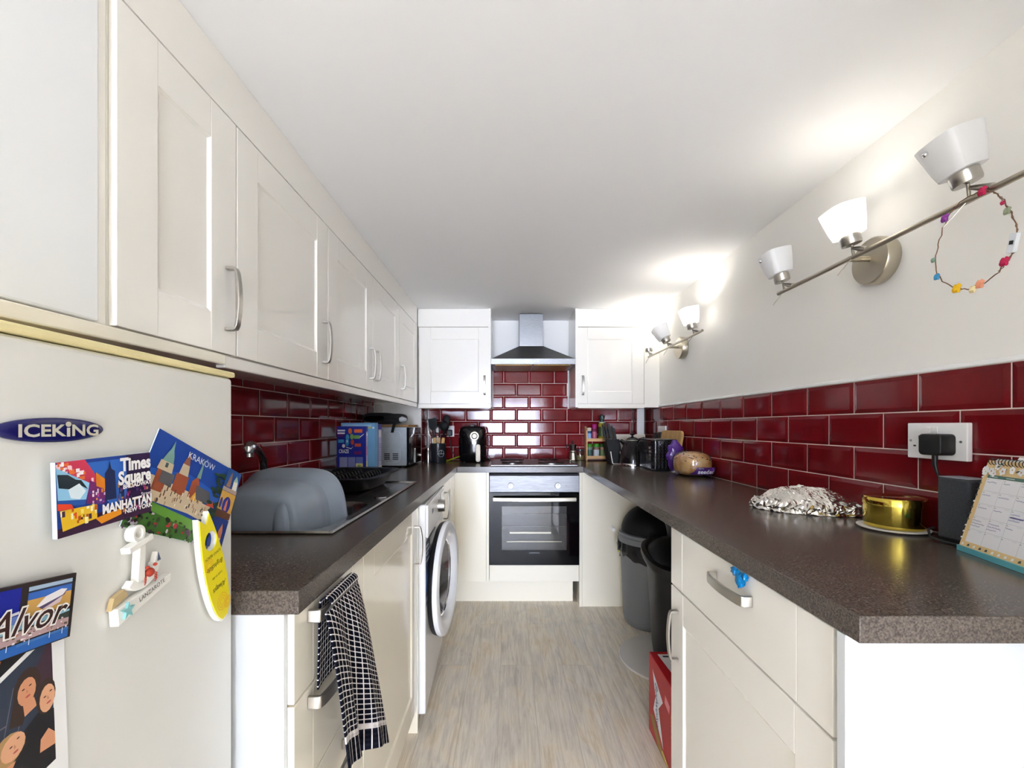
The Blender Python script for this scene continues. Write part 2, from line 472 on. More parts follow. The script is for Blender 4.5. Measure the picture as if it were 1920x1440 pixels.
wall_cabinet(TL, 2.5605, 3.060, DV0, DV1, 0.275, 'cream wall cabinet over the microwave, last door before the corner', 2.60, DV0+0.13)
# plain slab unit over the fridge
r = thing('wall_cabinet', (-0.8, 0.5, H+0.165), 'plain white slab-fronted wall cabinet above the fridge, without a handle', 'cabinet')
b = MB(cream, TL).box(0.352, 0.711, DV0, DV1, -0.275, -0.001); b.build('carcass', r, smooth=0)
b = MB(slab_door, TL).box(0.352, 0.6885, DV0+0.002, DV1, 0, 0.011); b.build('door', r, bevel=0.004, smooth=0)['label'] = 'plain white slab door'
# frieze above the left doors, light rail under them
b = MB(cream, TL).box(0.352, 3.06, DV1+0.001, CEIL-0.001, -0.275, 0.0135); struct(b.build('trim_4', smooth=0), 'cream frieze board above the wall cabinets')
b = MB(cream, TL); b.box(0.99, 3.06, DV0-0.030, DV0-0.001, -0.01, 0.012); struct(b.build('trim_5', bevel=0.003, smooth=0), 'cream light rail under the wall cabinets')
b = MB(cream_base, TL); b.box(0.352, 0.988, DV0-0.0245, DV0-0.001, -0.275, 0.016); struct(b.build('trim_6', bevel=0.003, smooth=0), 'cream board under the cabinets above the fridge')

# back wall cabinets
YC = 3.104
TB = Tback(YC)
wall_cabinet(TB, -0.650, -0.130, DV0-0.005, DV1-0.008, 0.322, 'cream wall cabinet left of the cooker hood above the air fryer', -0.174, DV0+0.128, hl=0.142)
wall_cabinet(TB, 0.479, 0.975, DV0-0.005, DV1-0.008, 0.322, 'cream wall cabinet right of the cooker hood above the spice rack', 0.532, DV0+0.128, hl=0.142)
b = MB(cream, TB); b.box(-0.655, -0.147, DV1-0.006, CEIL-0.001, -0.322, 0.012); b.box(-0.147, -0.129, DV0-0.005, CEIL-0.001, -0.322, 0.0235)
struct(b.build('trim_7', smooth=0), 'cream frieze and end board of the cabinet left of the hood')
b = MB(cream, TB); b.box(0.497, XR-0.001, DV1-0.006, CEIL-0.001, -0.322, 0.012); b.box(0.478, 0.496, DV0-0.03, CEIL-0.001, -0.322, 0.0235); b.box(0.977, XR-0.001, DV0-0.03, DV1-0.007, -0.322, 0.01)
struct(b.build('trim_8', smooth=0), 'cream frieze and filler beside the cabinet right of the hood')
b = MB(cream, TB); b.box(-0.655, -0.129, DV0-0.036, DV0-0.006, -0.322, 0.014); struct(b.build('trim_9', bevel=0.003, smooth=0), 'cream light rail under the cabinet left of the hood')
b = MB(cream, TB); b.box(0.497, 0.976, DV0-0.036, DV0-0.006, -0.322, 0.014); struct(b.build('trim_10', bevel=0.003, smooth=0), 'cream light rail under the cabinet right of the hood')

# ------------------------------------------------------------------ worktops
HX0, HX1, HY0, HY1 = -0.885, -0.475, 1.085, 1.525
def ringtop(x0, x1, y0, y1, hx0, hx1, hy0, hy1, z0, z1, m):
    mb = MB(m)
    o = [(x0, y0), (x1, y0), (x1, y1), (x0, y1)]; i_ = [(hx0, hy0), (hx1, hy0), (hx1, hy1), (hx0, hy1)]
    vs = [(a, c, z1) for a, c in o]+[(a, c, z1) for a, c in i_]+[(a, c, z0) for a, c in o]+[(a, c, z0) for a, c in i_]
    fs = []
    for k in range(4):
        j = (k+1) % 4
        fs += [(k, j, 4+j, 4+k), (8+k, 12+k, 12+j, 8+j), (k, 8+k, 8+j, j), (4+k, 4+j, 12+j, 12+k)]
    return mb.add(vs, fs)
b = ringtop(XL+0.001, -0.343, 0.70, YB-0.001, HX0, HX1, HY0, HY1, WT-0.039, WT, worktop_m)
tag(b.build('worktop', bevel=0.0015, smooth=0), 'dark speckled worktop run holding the sink and microwave', 'worktop')
b = MB(worktop_m).box(-0.3425, 0.4955, 2.84, YB-0.001, WT-0.039, WT)
tag(b.build('worktop', bevel=0.0015, smooth=0), 'dark speckled worktop under the air fryer and hob', 'worktop')
b = MB(worktop_m).box(0.496, XR-0.001, 0.607, YB-0.001, WT-0.039, WT)
tag(b.build('worktop', bevel=0.0015, smooth=0), 'dark speckled worktop with the foil tray, bread and kettle', 'worktop')

# ------------------------------------------------------------------ base units, left
XB = -0.377
TLB = Tleft(XB)
r = thing('drawer_cabinet', (-0.65, 0.885, 0), 'cream drawer unit with a checked towel over its top handle', 'cabinet')
b = MB(cream_base, TLB).box(0.7135, 1.056, 0.10, WT-0.040, -0.56, -0.001); b.build('carcass', r, smooth=0)
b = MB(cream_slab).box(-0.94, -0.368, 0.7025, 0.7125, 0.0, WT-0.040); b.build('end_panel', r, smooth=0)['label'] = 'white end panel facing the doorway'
dz = [(0.737, 0.889), (0.565, 0.733), (0.375, 0.561), (0.11, 0.371)]
for k, (z0, z1) in enumerate(dz):
    b = MB(cream_base, TLB)
    b.box(0.7155, 0.7855, z0, z1, 0, 0.019); b.box(0.7862, 0.9838, z0, z1, 0, 0.0187); b.box(0.9845, 1.0535, z0, z1, 0, 0.019)
    d = b.build('drawer', r, bevel=0.0016, smooth=0)
    if k < 3: handle(TLB, 0.845, z0+(0.127 if k == 0 else 0.145), 0.165, False, 0.019, d, wd=0.011)
r = thing('sink_cabinet', (-0.65, 1.37, 0), 'cream base cabinet with one wide door under the sink', 'cabinet')
b = MB(cream_base, TLB)
b.box(1.058, 1.076, 0.10, WT-0.040, -0.56, -0.001); b.box(1.076, 1.66, 0.10, 0.118, -0.56, -0.001); b.box(1.076, 1.66, 0.118, 0.70, -0.565, -0.56)
b.build('carcass', r, smooth=0)
b = MB(cream_base, TLB).box(1.68, 1.698, 0.0, WT-0.040, -0.56, 0.02); b.build('end_panel', r, smooth=0, bevel=0.001)
b = MB(cream_base, TLB); shaker(b, 1.0585, 1.676, 0.11, 0.889)
d = b.build('door', r, bevel=0.0012, smooth=0)
handle(TLB, 1.625, 0.750, 0.150, True, 0.019, d)
b = MB(cream_base).box(-0.45, -0.434, 0.7135, 1.679, 0, 0.098); b.box(-0.45, -0.434, 2.32, 2.95, 0, 0.098); struct(b.build('baseboard_left', smooth=0), 'cream plinth under the left base units')
r = thing('corner_cabinet', (-0.65, 2.59, 0), 'cream base cabinet past the washing machine, one narrow door', 'cabinet')
b = MB(cream_base, TLB).box(2.325, 2.86, 0.10, WT-0.040, -0.56, -0.001); b.build('carcass', r, smooth=0)
b = MB(cream_base, TLB); shaker(b, 2.327, 2.70, 0.11, 0.889, 0.07); b.box(2.703, 2.858, 0.1, 0.889, 0, 0.017)
d = b.build('door', r, bevel=0.0012, smooth=0)
handle(TLB, 2.36, 0.765, 0.150, True, 0.019, d)
# back panel left of the oven
b = MB(cream_base); b.box(-0.375, -0.151, 2.862, 2.88, 0.165, WT-0.040); struct(b.build('trim_11', smooth=0, bevel=0.001), 'cream corner panel left of the oven')
b = MB(cream_base); b.box(-0.40, 0.440, 2.952, 2.968, 0, 0.163); struct(b.build('baseboard_back', smooth=0), 'cream plinth under the oven')
b = MB(cream_base); b.box(0.489, 0.99, 2.862, 2.878, 0, WT-0.040); b.box(0.990, XR-0.002, 2.862, 2.878, 0, WT-0.04); struct(b.build('trim_12', smooth=0, bevel=0.001), 'cream panel between the oven and the bins')
# oven housing
r = thing('oven_cabinet', (0.169, 3.1, 0), 'cream built-under cabinet framing the oven', 'cabinet')
b = MB(cream_base).box(-0.1495, -0.1315, 2.857, 3.40, 0.165, WT-0.040); b.build('side_panel', r, smooth=0, bevel=0.001)
b = MB(cream_base).box(0.4695, 0.4875, 2.857, 3.40, 0.0, WT-0.040); b.build('side_panel', r, smooth=0, bevel=0.001)
b = MB(cream_base).box(-0.129, 0.467, 2.860, 2.878, 0.168, 0.276); b.build('filler_panel', r, smooth=0, bevel=0.001)
b = MB(black_matt).box(-0.130, 0.468, 2.875, 3.40, 0.276, 0.284); b.build('shelf', r, smooth=0)

# ------------------------------------------------------------------ base unit, right
TR = Tright(0.524)
r = thing('base_cabinet', (0.8, 1.0, 0), 'cream base cabinet at the worktop end with one drawer over a door', 'cabinet')
b = MB(cream, TR).box(0.652, 1.338, 0.10, WT-0.040, -0.55, -0.001); b.build('carcass', r, smooth=0)
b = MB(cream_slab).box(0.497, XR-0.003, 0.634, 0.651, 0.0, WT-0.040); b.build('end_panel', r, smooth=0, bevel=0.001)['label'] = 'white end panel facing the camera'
b = MB(cream, TR); b.box(0.669, 0.753, 0.716, 0.889, 0, 0.019); b.box(0.7537, 1.2513, 0.716, 0.889, 0, 0.0187); b.box(1.252, 1.336, 0.716, 0.889, 0, 0.019)
d = b.build('drawer', r, bevel=0.0018, smooth=0); handle(TR, 0.968, 0.838, 0.160, False, 0.019, d, wd=0.011)
b = MB(cream, TR); shaker(b, 0.669, 1.336, 0.11, 0.711, 0.09)
d = b.build('door', r, bevel=0.0018, smooth=0); handle(TR, 1.282, 0.578, 0.150, True, 0.019, d)
b = MB(cream).box(0.58, 0.596, 0.652, 1.338, 0, 0.098); struct(b.build('baseboard_right', smooth=0), 'cream plinth under the right base unit')
# blue rubber scrap trapped on top of the drawer
b = MB(pal(0, 128, 190, 0.35))
def crump(d): return 1+0.25*math.sin(7*d.x+3)*math.cos(6*d.z)+0.18*math.sin(11*d.y)
b.ell((0.498, 0.925, 0.872), (0.006, 0.017, 0.016), 18, 10, fn=crump); b.ell((0.4975, 0.945, 0.883), (0.005, 0.013, 0.009), 14, 8, fn=crump); b.ell((0.499, 0.908, 0.883), (0.005, 0.010, 0.008), 14, 8, fn=crump)
tag(b.build('rubber_glove'), 'crumpled blue rubber scrap poking out above the drawer under the worktop', 'glove')
# ------------------------------------------------------------------ fridge with its magnets
FC = Vector((-0.444, 0.69)); FD = Vector((0.0958, -0.9954)); FN = Vector((0.9954, 0.0958))
FTOP = H+0.086
def fp(u, z, c=0.0):   # u: distance from the far front edge, z relative to eye height
    p = FC+FD*u+FN*c
    return Vector((p.x, p.y, H+z))
def fbox(mb, u0, u1, c0, c1, z0, z1, m=None):
    vs = []
    for z in (z0, z1):
        for c in (c0, c1):
            for u in (u0, u1):
                vs.append(tuple(fp(u, z-H, c)))
    mb.add(vs, [(0, 1, 3, 2), (4, 6, 7, 5), (0, 4, 5, 1), (2, 3, 7, 6), (0, 2, 6, 4), (1, 5, 7, 3)], m)
r = thing('fridge', tuple(fp(0.25, -H, -0.2)), 'off-white fridge covered in souvenir magnets, with a dark blue oval badge', 'fridge')
b = MB(fridge_white); fbox(b, 0.004, 0.496, -0.42, -0.045, 0.02, FTOP-0.022); b.build('body', r, bevel=0.004, smooth=0)
b = MB(fridge_white); fbox(b, 0.0, 0.50, -0.04, 0.0, 0.06, FTOP-0.0095); b.build('door', r, bevel=0.006, seg=3, smooth=0)
b = MB(trim_yellow); fbox(b, -0.001, 0.501, -0.43, 0.004, FTOP-0.0088, FTOP); b.build('top_trim', r, bevel=0.003, seg=3, smooth=0)['label'] = 'yellowed plastic top edge'
b = MB(black_plastic); fbox(b, 0.02, 0.48, -0.40, -0.05, 0.0, 0.02); b.build('foot', r, smooth=0)
bf = Frame(fp(0.3005, -0.0035, 0.0), fp(-0.6995, -0.0035, 0)-fp(0.3005, -0.0035, 0), (0, 0, 1))
b = MB(pal(24, 24, 92, 0.15))
rim = []
for k, (q, c) in enumerate(((1.0, 0.0), (1.0, 0.002), (0.97, 0.0035), (0.8, 0.0042), (0.0, 0.0045))):
    rim.append([bf(0.0515*q*math.cos(2*PI*i/40), 0.0112*q*math.sin(2*PI*i/40), c) for i in range(40)])
b.loft(rim, None, True, True)
bd = b.build('badge', r, smooth=60)
b = MB(pal(205, 200, 185, 0.3)); b.text('ICEK', bf.at(0.0062, -0.0010, 0.0050), 0.0148, None, 'RIGHT', sx=1.36, bold=0.0004); b.text('NG', bf.at(0.0125, -0.0010, 0.0050), 0.0148, None, 'LEFT', sx=1.36, bold=0.0004)
fi = bf.at(0.0097, -0.0010, 0.0050)
b.poly([fi(-0.0017, -0.0053), fi(0.0017, -0.0053), fi(0.0017, 0.0030), fi(-0.0017, 0.0030)])
b.poly([fi(0.0030*math.cos(t*PI/8), 0.0062+0.0024*math.sin(t*PI/8)) for t in range(16)])
b.build('lettering', bd, smooth=0, recalc=False)

def card(name, tl, tr, bl, c, th, label, cat, edge, art):
    """thin printed magnet on the fridge door; art(mesh, frame) paints it, a,b in 0..1"""
    o = fp(*bl, c+th); f = Frame(o, fp(*(bl[0]+tr[0]-tl[0], bl[1]+tr[1]-tl[1]), c+th)-o, fp(*tl, c+th)-o)
    r = thing(name, tuple(o), label, cat)
    b = MB(edge); vs = [f(0, 0, -th), f(1, 0, -th), f(1, 1, -th), f(0, 1, -th), f(0, 0, 0), f(1, 0, 0), f(1, 1, 0), f(0, 1, 0)]
    b.add(vs, [(0, 3, 2, 1), (4, 5, 6, 7), (0, 1, 5, 4), (1, 2, 6, 5), (2, 3, 7, 6), (3, 0, 4, 7)]); b.build('backing', r, smooth=0)
    mb = MB(); lay = [0.00012]
    def P(m, *pts, up=True):
        mb.poly([f(a, bb, lay[0]) for a, bb in pts], m)
        if up: lay[0] += 0.000008
    def R(m, a0, a1, b0, b1): P(m, (a0, b0), (a1, b0), (a1, b1), (a0, b1))
    def E(m, a, bb, ra, rb, n=14): P(m, *[(a+ra*math.cos(2*PI*i/n), bb+rb*math.sin(2*PI*i/n)) for i in range(n)])
    art(P, R, E, f, mb, lay)
    mb.build('print', r, smooth=0, recalc=False)
    return r
rnd = random.Random(5)
def art_times(P, R, E, f, mb, lay):
    R(pal(26, 62, 150), 0, 1, 0, 1)
    P(pal(52, 110, 200), (0.2, 0.95), (0.75, 0.95), (0.68, 0.3), (0.5, 0.3))
    P(pal(44, 20, 70), (0.7, 1), (1, 1), (1, 0), (0.55, 0), (0.7, 0.4))
    P(pal(60, 28, 60), (0, 0), (1, 0), (1, 0.3), (0.55, 0.24), (0, 0.12))
    P(pal(210, 60, 90), (0, 1), (0.26, 1), (0.38, 0.72), (0.38, 0.55), (0.2, 0.72))
    for i in range(26):
        a = rnd.uniform(0.0, 0.33); q = min(0.94, 0.95-a*0.95+rnd.uniform(-0.05, 0.08))
        R(pal(*rnd.choice([(250, 236, 240), (250, 210, 220), (255, 250, 250), (240, 120, 50)])), a, a+rnd.uniform(0.015, 0.05), q, q+rnd.uniform(0.02, 0.06))
    P(pal(150, 205, 238), (0.0, 0.93), (0.30, 0.66), (0.25, 0.38), (0.01, 0.46))
    P(pal(36, 48, 58), (0.01, 0.84), (0.10, 0.82), (0.17, 0.74), (0.22, 0.72), (0.28, 0.58), (0.2, 0.66), (0.12, 0.62), (0.02, 0.66))
    P(pal(225, 240, 248), (0.1, 0.62), (0.2, 0.68), (0.26, 0.56), (0.2, 0.46), (0.12, 0.5))
    P(pal(40, 90, 170), (0.01, 0.50), (0.26, 0.44), (0.25, 0.37), (0.01, 0.42))
    P(pal(120, 40, 110), (0.30, 0.70), (0.46, 0.56), (0.44, 0.32), (0.26, 0.38))
    for i in range(26):
        a = rnd.uniform(0.29, 0.5); q = rnd.uniform(0.34, 0.64)-(a-0.3)*0.4
        R(pal(*rnd.choice([(230, 200, 230), (190, 70, 150), (80, 70, 160), (240, 160, 60), (250, 240, 240)])), a, a+rnd.uniform(0.008, 0.025), q, q+rnd.uniform(0.02, 0.08))
    P(pal(225, 130, 30), (0.36, 0.80), (0.47, 0.66), (0.47, 0.52), (0.36, 0.6))
    P(pal(28, 40, 84), (0.45, 0.36), (0.45, 0.76), (0.49, 0.84), (0.505, 0.95), (0.52, 0.82), (0.56, 0.78), (0.57, 0.36))
    P(pal(34, 46, 96), (0.60, 0.36), (0.60, 0.58), (0.63, 0.70), (0.66, 0.55), (0.66, 0.36))
    P(pal(235, 190, 40), (0.02, 0.36), (0.36, 0.34), (0.36, 0.14), (0.04, 0.08))
    for i in range(22):
        a = rnd.uniform(0.02, 0.35); q = rnd.uniform(0.1, 0.33)
        R(pal(*rnd.choice([(250, 230, 120), (190, 90, 20), (70, 40, 60), (255, 248, 210), (220, 60, 30)])), a, a+rnd.uniform(0.01, 0.03), q, q+rnd.uniform(0.03, 0.09))
    P(pal(230, 70, 40), (0.0, 0.46), (0.12, 0.42), (0.14, 0.35), (0.0, 0.37))
    P(pal(236, 150, 30), (0.34, 0.14), (0.62, 0.2), (0.62, 0.1), (0.4, 0.04))
    for i in range(60):
        a = rnd.uniform(0.58, 0.97); q = rnd.uniform(0.08, 0.56)
        R(pal(*rnd.choice([(170, 50, 120), (190, 130, 60), (70, 40, 110), (110, 60, 120), (50, 110, 170), (100, 30, 60)])), a, a+rnd.uniform(0.008, 0.03), q, q+rnd.uniform(0.02, 0.08))
    w = pal(250, 248, 246)
    L = 0.0019
    ft = lambda a, bb, ang=0.0: f.at(a, bb, L, ang)
    mb.text('Times', ft(0.985, 0.845), 0.0190, w, 'RIGHT', bold=0.0008, sx=0.92)
    mb.text('Square', ft(0.985, 0.64), 0.0190, w, 'RIGHT', bold=0.0008, sx=0.88)
    mb.text('BROADWAY', ft(0.99, 0.51), 0.0064, w, 'RIGHT', sx=1.12, bold=0.0002)
    mb.text('Street', ft(0.985, 0.335), 0.0052, w, 'RIGHT', sx=1.2)
    mb.text('MANHATTAN', ft(0.99, 0.235), 0.0128, w, 'RIGHT', bold=0.0006, sx=0.84)
    mb.text('NEW YORK', ft(0.99, 0.125), 0.0068, w, 'RIGHT', sx=1.1, bold=0.0002)
card('postcard_magnet', (0.3098, -0.0327), (0.1955, -0.0302), (0.3075, -0.1015), 0.006, 0.004, 'glossy city postcard magnet of neon billboards reading Times Square', 'magnet', pal(200, 215, 225), art_times)
def art_krak(P, R, E, f, mb, lay):
    R(pal(16, 66, 160), 0, 1, 0, 1)
    P(pal(30, 92, 190), (0.05, 0.35), (0.8, 0.35), (0.8, 0.62), (0.4, 0.7), (0.05, 0.6))
    P(pal(58, 110, 34), (0, 0.30), (0.8, 0.16), (0.8, 0), (0, 0))
    P(pal(96, 150, 50), (0.02, 0.31), (0.7, 0.22), (0.78, 0.10), (0.5, 0.14), (0.02, 0.24))
    for i in range(90):
        a = rnd.uniform(0.0, 0.8); q = rnd.uniform(0.0, 0.2-0.06*a)
        E(pal(*rnd.choice([(30, 52, 24), (46, 70, 30), (24, 36, 24), (96, 52, 90), (170, 40, 50), (70, 92, 40), (190, 180, 190)])), a, q, rnd.uniform(0.006, 0.02), rnd.uniform(0.01, 0.03), 7)
    st = pal(205, 186, 156); rd = pal(158, 78, 48); gr = pal(92, 92, 96); gn = pal(120, 160, 150)
    P(st, (0.0, 0.30), (0.0, 0.52), (0.08, 0.54), (0.62, 0.50), (0.66, 0.28))
    P(rd, (0.10, 0.40), (0.10, 0.62), (0.20, 0.64), (0.20, 0.40)); P(gr, (0.14, 0.62), (0.14, 0.50), (0.26, 0.48), (0.26, 0.62))
    P(st, (0.09, 0.62), (0.10, 0.72), (0.22, 0.72), (0.23, 0.62)); P(gn, (0.11, 0.72), (0.13, 0.80), (0.15, 0.86), (0.165, 0.97), (0.18, 0.86), (0.20, 0.80), (0.215, 0.72))
    P(pal(60, 84, 84), (0.15, 0.66), (0.15, 0.71), (0.175, 0.71), (0.175, 0.66))
    P(rd, (0.27, 0.30), (0.27, 0.66), (0.40, 0.66), (0.40, 0.30)); P(st, (0.29, 0.66), (0.30, 0.78), (0.37, 0.78), (0.385, 0.66)); P(pal(150, 90, 70), (0.30, 0.78), (0.335, 0.94), (0.37, 0.78))
    P(st, (0.27, 0.30), (0.27, 0.46), (0.40, 0.44), (0.40, 0.30)); P(rd, (0.44, 0.42), (0.44, 0.64), (0.49, 0.72), (0.53, 0.62), (0.53, 0.42))
    P(gn, (0.475, 0.70), (0.50, 0.94), (0.52, 0.70)); P(gr, (0.50, 0.62), (0.66, 0.60), (0.72, 0.46), (0.52, 0.46)); P(st, (0.42, 0.30), (0.42, 0.46), (0.72, 0.44), (0.72, 0.24))
    P(pal(226, 170, 60), (0.47, 0.44), (0.51, 0.54), (0.545, 0.44)); P(pal(200, 70, 40), (0.66, 0.44), (0.72, 0.52), (0.77, 0.44))
    for i in range(46):
        a = rnd.uniform(0.02, 0.7); q = rnd.uniform(0.29, 0.46)
        R(pal(*rnd.choice([(120, 84, 64), (236, 226, 206), (84, 66, 56), (176, 140, 104)])), a, a+rnd.uniform(0.006, 0.016), q, q+rnd.uniform(0.02, 0.06))
    for i in range(52):
        t = rnd.random(); a = 0.66+0.14*rnd.random(); q = 0.18+0.7*t
        if 0.5 < q < 0.58: continue
        E(pal(*rnd.choice([(24, 50, 34), (30, 64, 40), (18, 38, 30)])), a+0.02*t, q, rnd.uniform(0.015, 0.05), rnd.uniform(0.012, 0.03), 8)
    # three small pictures down the side
    R(pal(24, 80, 150), 0.80, 1, 0.70, 1); P(pal(150, 110, 90), (0.83, 0.76), (0.86, 0.93), (0.875, 0.97), (0.885, 0.9), (0.89, 0.76)); P(pal(225, 220, 205), (0.92, 0.72), (0.92, 0.86), (0.945, 0.95), (0.98, 0.86), (0.99, 0.72))
    P(pal(140, 180, 160), (0.925, 0.86), (0.945, 0.95), (0.97, 0.86)); R(pal(170, 150, 140), 0.80, 1, 0.70, 0.75)
    R(pal(206, 160, 70), 0.80, 1, 0.36, 0.695); E(pal(26, 40, 140), 0.905, 0.53, 0.055, 0.11, 18); P(pal(210, 120, 80), (0.885, 0.46), (0.89, 0.57), (0.91, 0.62), (0.92, 0.46)); P(pal(90, 50, 30), (0.80, 0.36), (1, 0.36), (1, 0.44), (0.80, 0.46)); E(pal(40, 50, 130), 0.825, 0.54, 0.018, 0.07)
    R(pal(18, 50, 130), 0.80, 1, 0.0, 0.355); P(pal(200, 120, 80), (0.90, 0.05), (0.90, 0.2), (0.93, 0.3), (0.955, 0.2), (0.955, 0.05)); P(pal(230, 215, 200), (0.905, 0.0), (0.905, 0.12), (0.95, 0.12), (0.95, 0.0))
    mb.text('KRAK\u00d3W', f.at(0.46, 0.885, 0.0030), 0.0125, pal(232, 238, 245), 'CENTER', sx=1.15)
card('postcard_magnet', (0.169, -0.0026), (-0.0178, -0.080), (0.2288, -0.108), 0.002, 0.0012, 'tilted postcard of a brick cathedral under blue sky reading Krak\u00f3w', 'postcard', pal(225, 235, 240), art_krak)
def art_alvor(P, R, E, f, mb, lay):
    R(pal(44, 34, 32), 0, 1, 0, 1)
    R(pal(24, 36, 150), 0.02, 0.50, 0.5, 0.95); R(pal(120, 150, 215), 0.02, 0.50, 0.42, 0.56); P(pal(230, 230, 236), (0.2, 0.56), (0.5, 0.62), (0.5, 0.58), (0.25, 0.53))
    R(pal(205, 160, 84), 0.56, 0.965, 0.50, 0.93); P(pal(56, 106, 190), (0.56, 0.74), (0.965, 0.74), (0.965, 0.86), (0.56, 0.86)); R(pal(168, 190, 212), 0.56, 0.965, 0.86, 0.93); P(pal(50, 56, 80), (0.56, 0.845), (0.965, 0.845), (0.965, 0.875), (0.56, 0.87))
    P(pal(240, 236, 238), (0.64, 0.62), (0.72, 0.74), (0.86, 0.80), (0.92, 0.78), (0.86, 0.66), (0.7, 0.58)); P(pal(96, 80, 120), (0.66, 0.6), (0.88, 0.70), (0.92, 0.77), (0.9, 0.70), (0.7, 0.56))
    P(pal(220, 200, 200), (0.7, 0.565), (0.88, 0.68), (0.86, 0.6), (0.76, 0.55))
    R(pal(150, 198, 215), 0.02, 0.965, 0.28, 0.45); P(pal(60, 70, 60), (0.3, 0.33), (0.6, 0.36), (0.965, 0.42), (0.965, 0.30), (0.02, 0.24))
    P(pal(190, 160, 160), (0.02, 0.16), (0.965, 0.20), (0.965, 0.32), (0.6, 0.34), (0.02, 0.30))
    for i in range(70):
        a = rnd.uniform(0.02, 0.94); q = rnd.uniform(0.16, 0.33)
        R(pal(*rnd.choice([(235, 222, 226), (210, 186, 186), (180, 120, 90), (120, 106, 90), (246, 240, 240), (92, 84, 60)])), a, a+rnd.uniform(0.01, 0.03), q, q+rnd.uniform(0.012, 0.03))
    P(pal(40, 100, 180), (0.02, 0.02), (0.965, 0.02), (0.965, 0.18), (0.02, 0.15)); P(pal(70, 120, 180), (0.5, 0.12), (0.965, 0.15), (0.965, 0.18), (0.5, 0.16))
    for a in (0.42, 0.6, 0.78, 0.9): R(pal(230, 235, 240), a, a+0.006, 0.1, 0.19)
    w = pal(245, 242, 236)
    mb.text('Alvor', f.at(0.56, 0.455, 0.0014), 0.030, w, 'CENTER', shear=0.35, bold=0.0016, sx=0.95)
    mb.text('Alvor', f.at(0.56, 0.455, 0.0016), 0.030, pal(60, 30, 26), 'CENTER', shear=0.35, bold=0.0002, sx=0.95)
card('postcard_magnet', (0.3852, -0.1237), (0.2863, -0.1384), (0.3921, -0.1806), 0.005, 0.003, 'dark-framed seaside magnet with a motor boat reading Alvor', 'magnet', pal(50, 40, 38), art_alvor)
def art_photo(P, R, E, f, mb, lay):
    R(pal(240, 240, 238), 0, 1, 0, 1)
    dk = pal(26, 24, 28); sk = pal(214, 150, 112); sk2 = pal(224, 168, 130); or_ = pal(204, 130, 58)
    P(pal(34, 30, 32), (0.0, 0.70), (0.885, 0.86), (0.885, 1), (0, 1)); P(dk, (0.45, 0.79), (0.885, 0.86), (0.885, 1), (0.45, 1))
    P(or_, (0.30, 0.745), (0.42, 0.77), (0.56, 0.95), (0.60, 1), (0.46, 1), (0.44, 0.92)); E(or_, 0.26, 0.92, 0.07, 0.03); P(sk, (0.74, 0.835), (0.8, 0.845), (0.82, 0.875)); P(sk, (0.22, 0.73), (0.32, 0.75), (0.32, 0.79), (0.24, 0.79))
    P(pal(48, 58, 76), (0.0, 0.15), (0.88, 0.22), (0.885, 0.835), (0.3, 0.73), (0.0, 0.67))
    ln = pal(104, 104, 116)
    for k in range(5):
        P(ln, (0.0, 0.2+0.1*k), (0.5, 0.13+0.1*k+0.02), (0.5, 0.137+0.1*k+0.02), (0.0, 0.207+0.1*k)); P(ln, (0.05+0.1*k, 0.2), (0.2+0.12*k, 0.7), (0.207+0.12*k, 0.7), (0.057+0.1*k, 0.2))
    P(pal(66, 44, 56), (0.72, 0.70), (0.885, 0.83), (0.885, 0.55), (0.8, 0.5))
    hb = pal(58, 40, 32); hbl = pal(176, 140, 90)
    # three people in black tops: hair, face, neck, clothing
    E(hb, 0.67, 0.66, 0.11, 0.085); P(hb, (0.57, 0.66), (0.52, 0.53), (0.62, 0.5), (0.7, 0.6)); E(sk, 0.665, 0.64, 0.075, 0.062); P(sk, (0.63, 0.59), (0.72, 0.59), (0.74, 0.54), (0.64, 0.53))
    P(dk, (0.28, 0.20), (0.36, 0.36), (0.5, 0.42), (0.64, 0.47), (0.75, 0.5), (0.885, 0.46), (0.885, 0.2))
    E(hb, 0.82, 0.55, 0.085, 0.085); E(sk2, 0.83, 0.535, 0.068, 0.066)
    P(pal(40, 32, 30), (0.33, 0.36), (0.37, 0.30), (0.52, 0.34), (0.66, 0.4), (0.6, 0.46), (0.45, 0.48)); E(hbl, 0.50, 0.435, 0.13, 0.072); E(sk2, 0.545, 0.435, 0.095, 0.058)
    P(sk, (0.36, 0.335), (0.42, 0.375), (0.56, 0.365), (0.52, 0.33), (0.44, 0.31)); P(sk, (0.75, 0.30), (0.76, 0.36), (0.83, 0.385), (0.885, 0.34), (0.885, 0.28)); P(or_, (0.5, 0.16), (0.62, 0.25), (0.64, 0.21), (0.6, 0.17))
    for cx, cy, s_, an in ((0.665, 0.645, 1, 0.0), (0.835, 0.54, 0.95, 0.3), (0.555, 0.437, 1.0, 0.5)):
        for q in (-0.028, 0.028): E(pal(56, 34, 30), cx+q*s_, cy+0.014+q*an*0.6, 0.013, 0.0035, 8)
        E(pal(184, 82, 76), cx+0.006, cy-0.03, 0.022, 0.005, 8); P(pal(196, 132, 100), (cx-0.004, cy+0.008), (cx+0.01, cy-0.012), (cx-0.008, cy-0.012))
card('photo_strip', (0.398, -0.170), (0.2945, -0.1545), (0.391, -0.353), 0.0018, 0.0008, 'white-bordered photo strip of three people in black tops hugging', 'photograph', paper, art_photo)
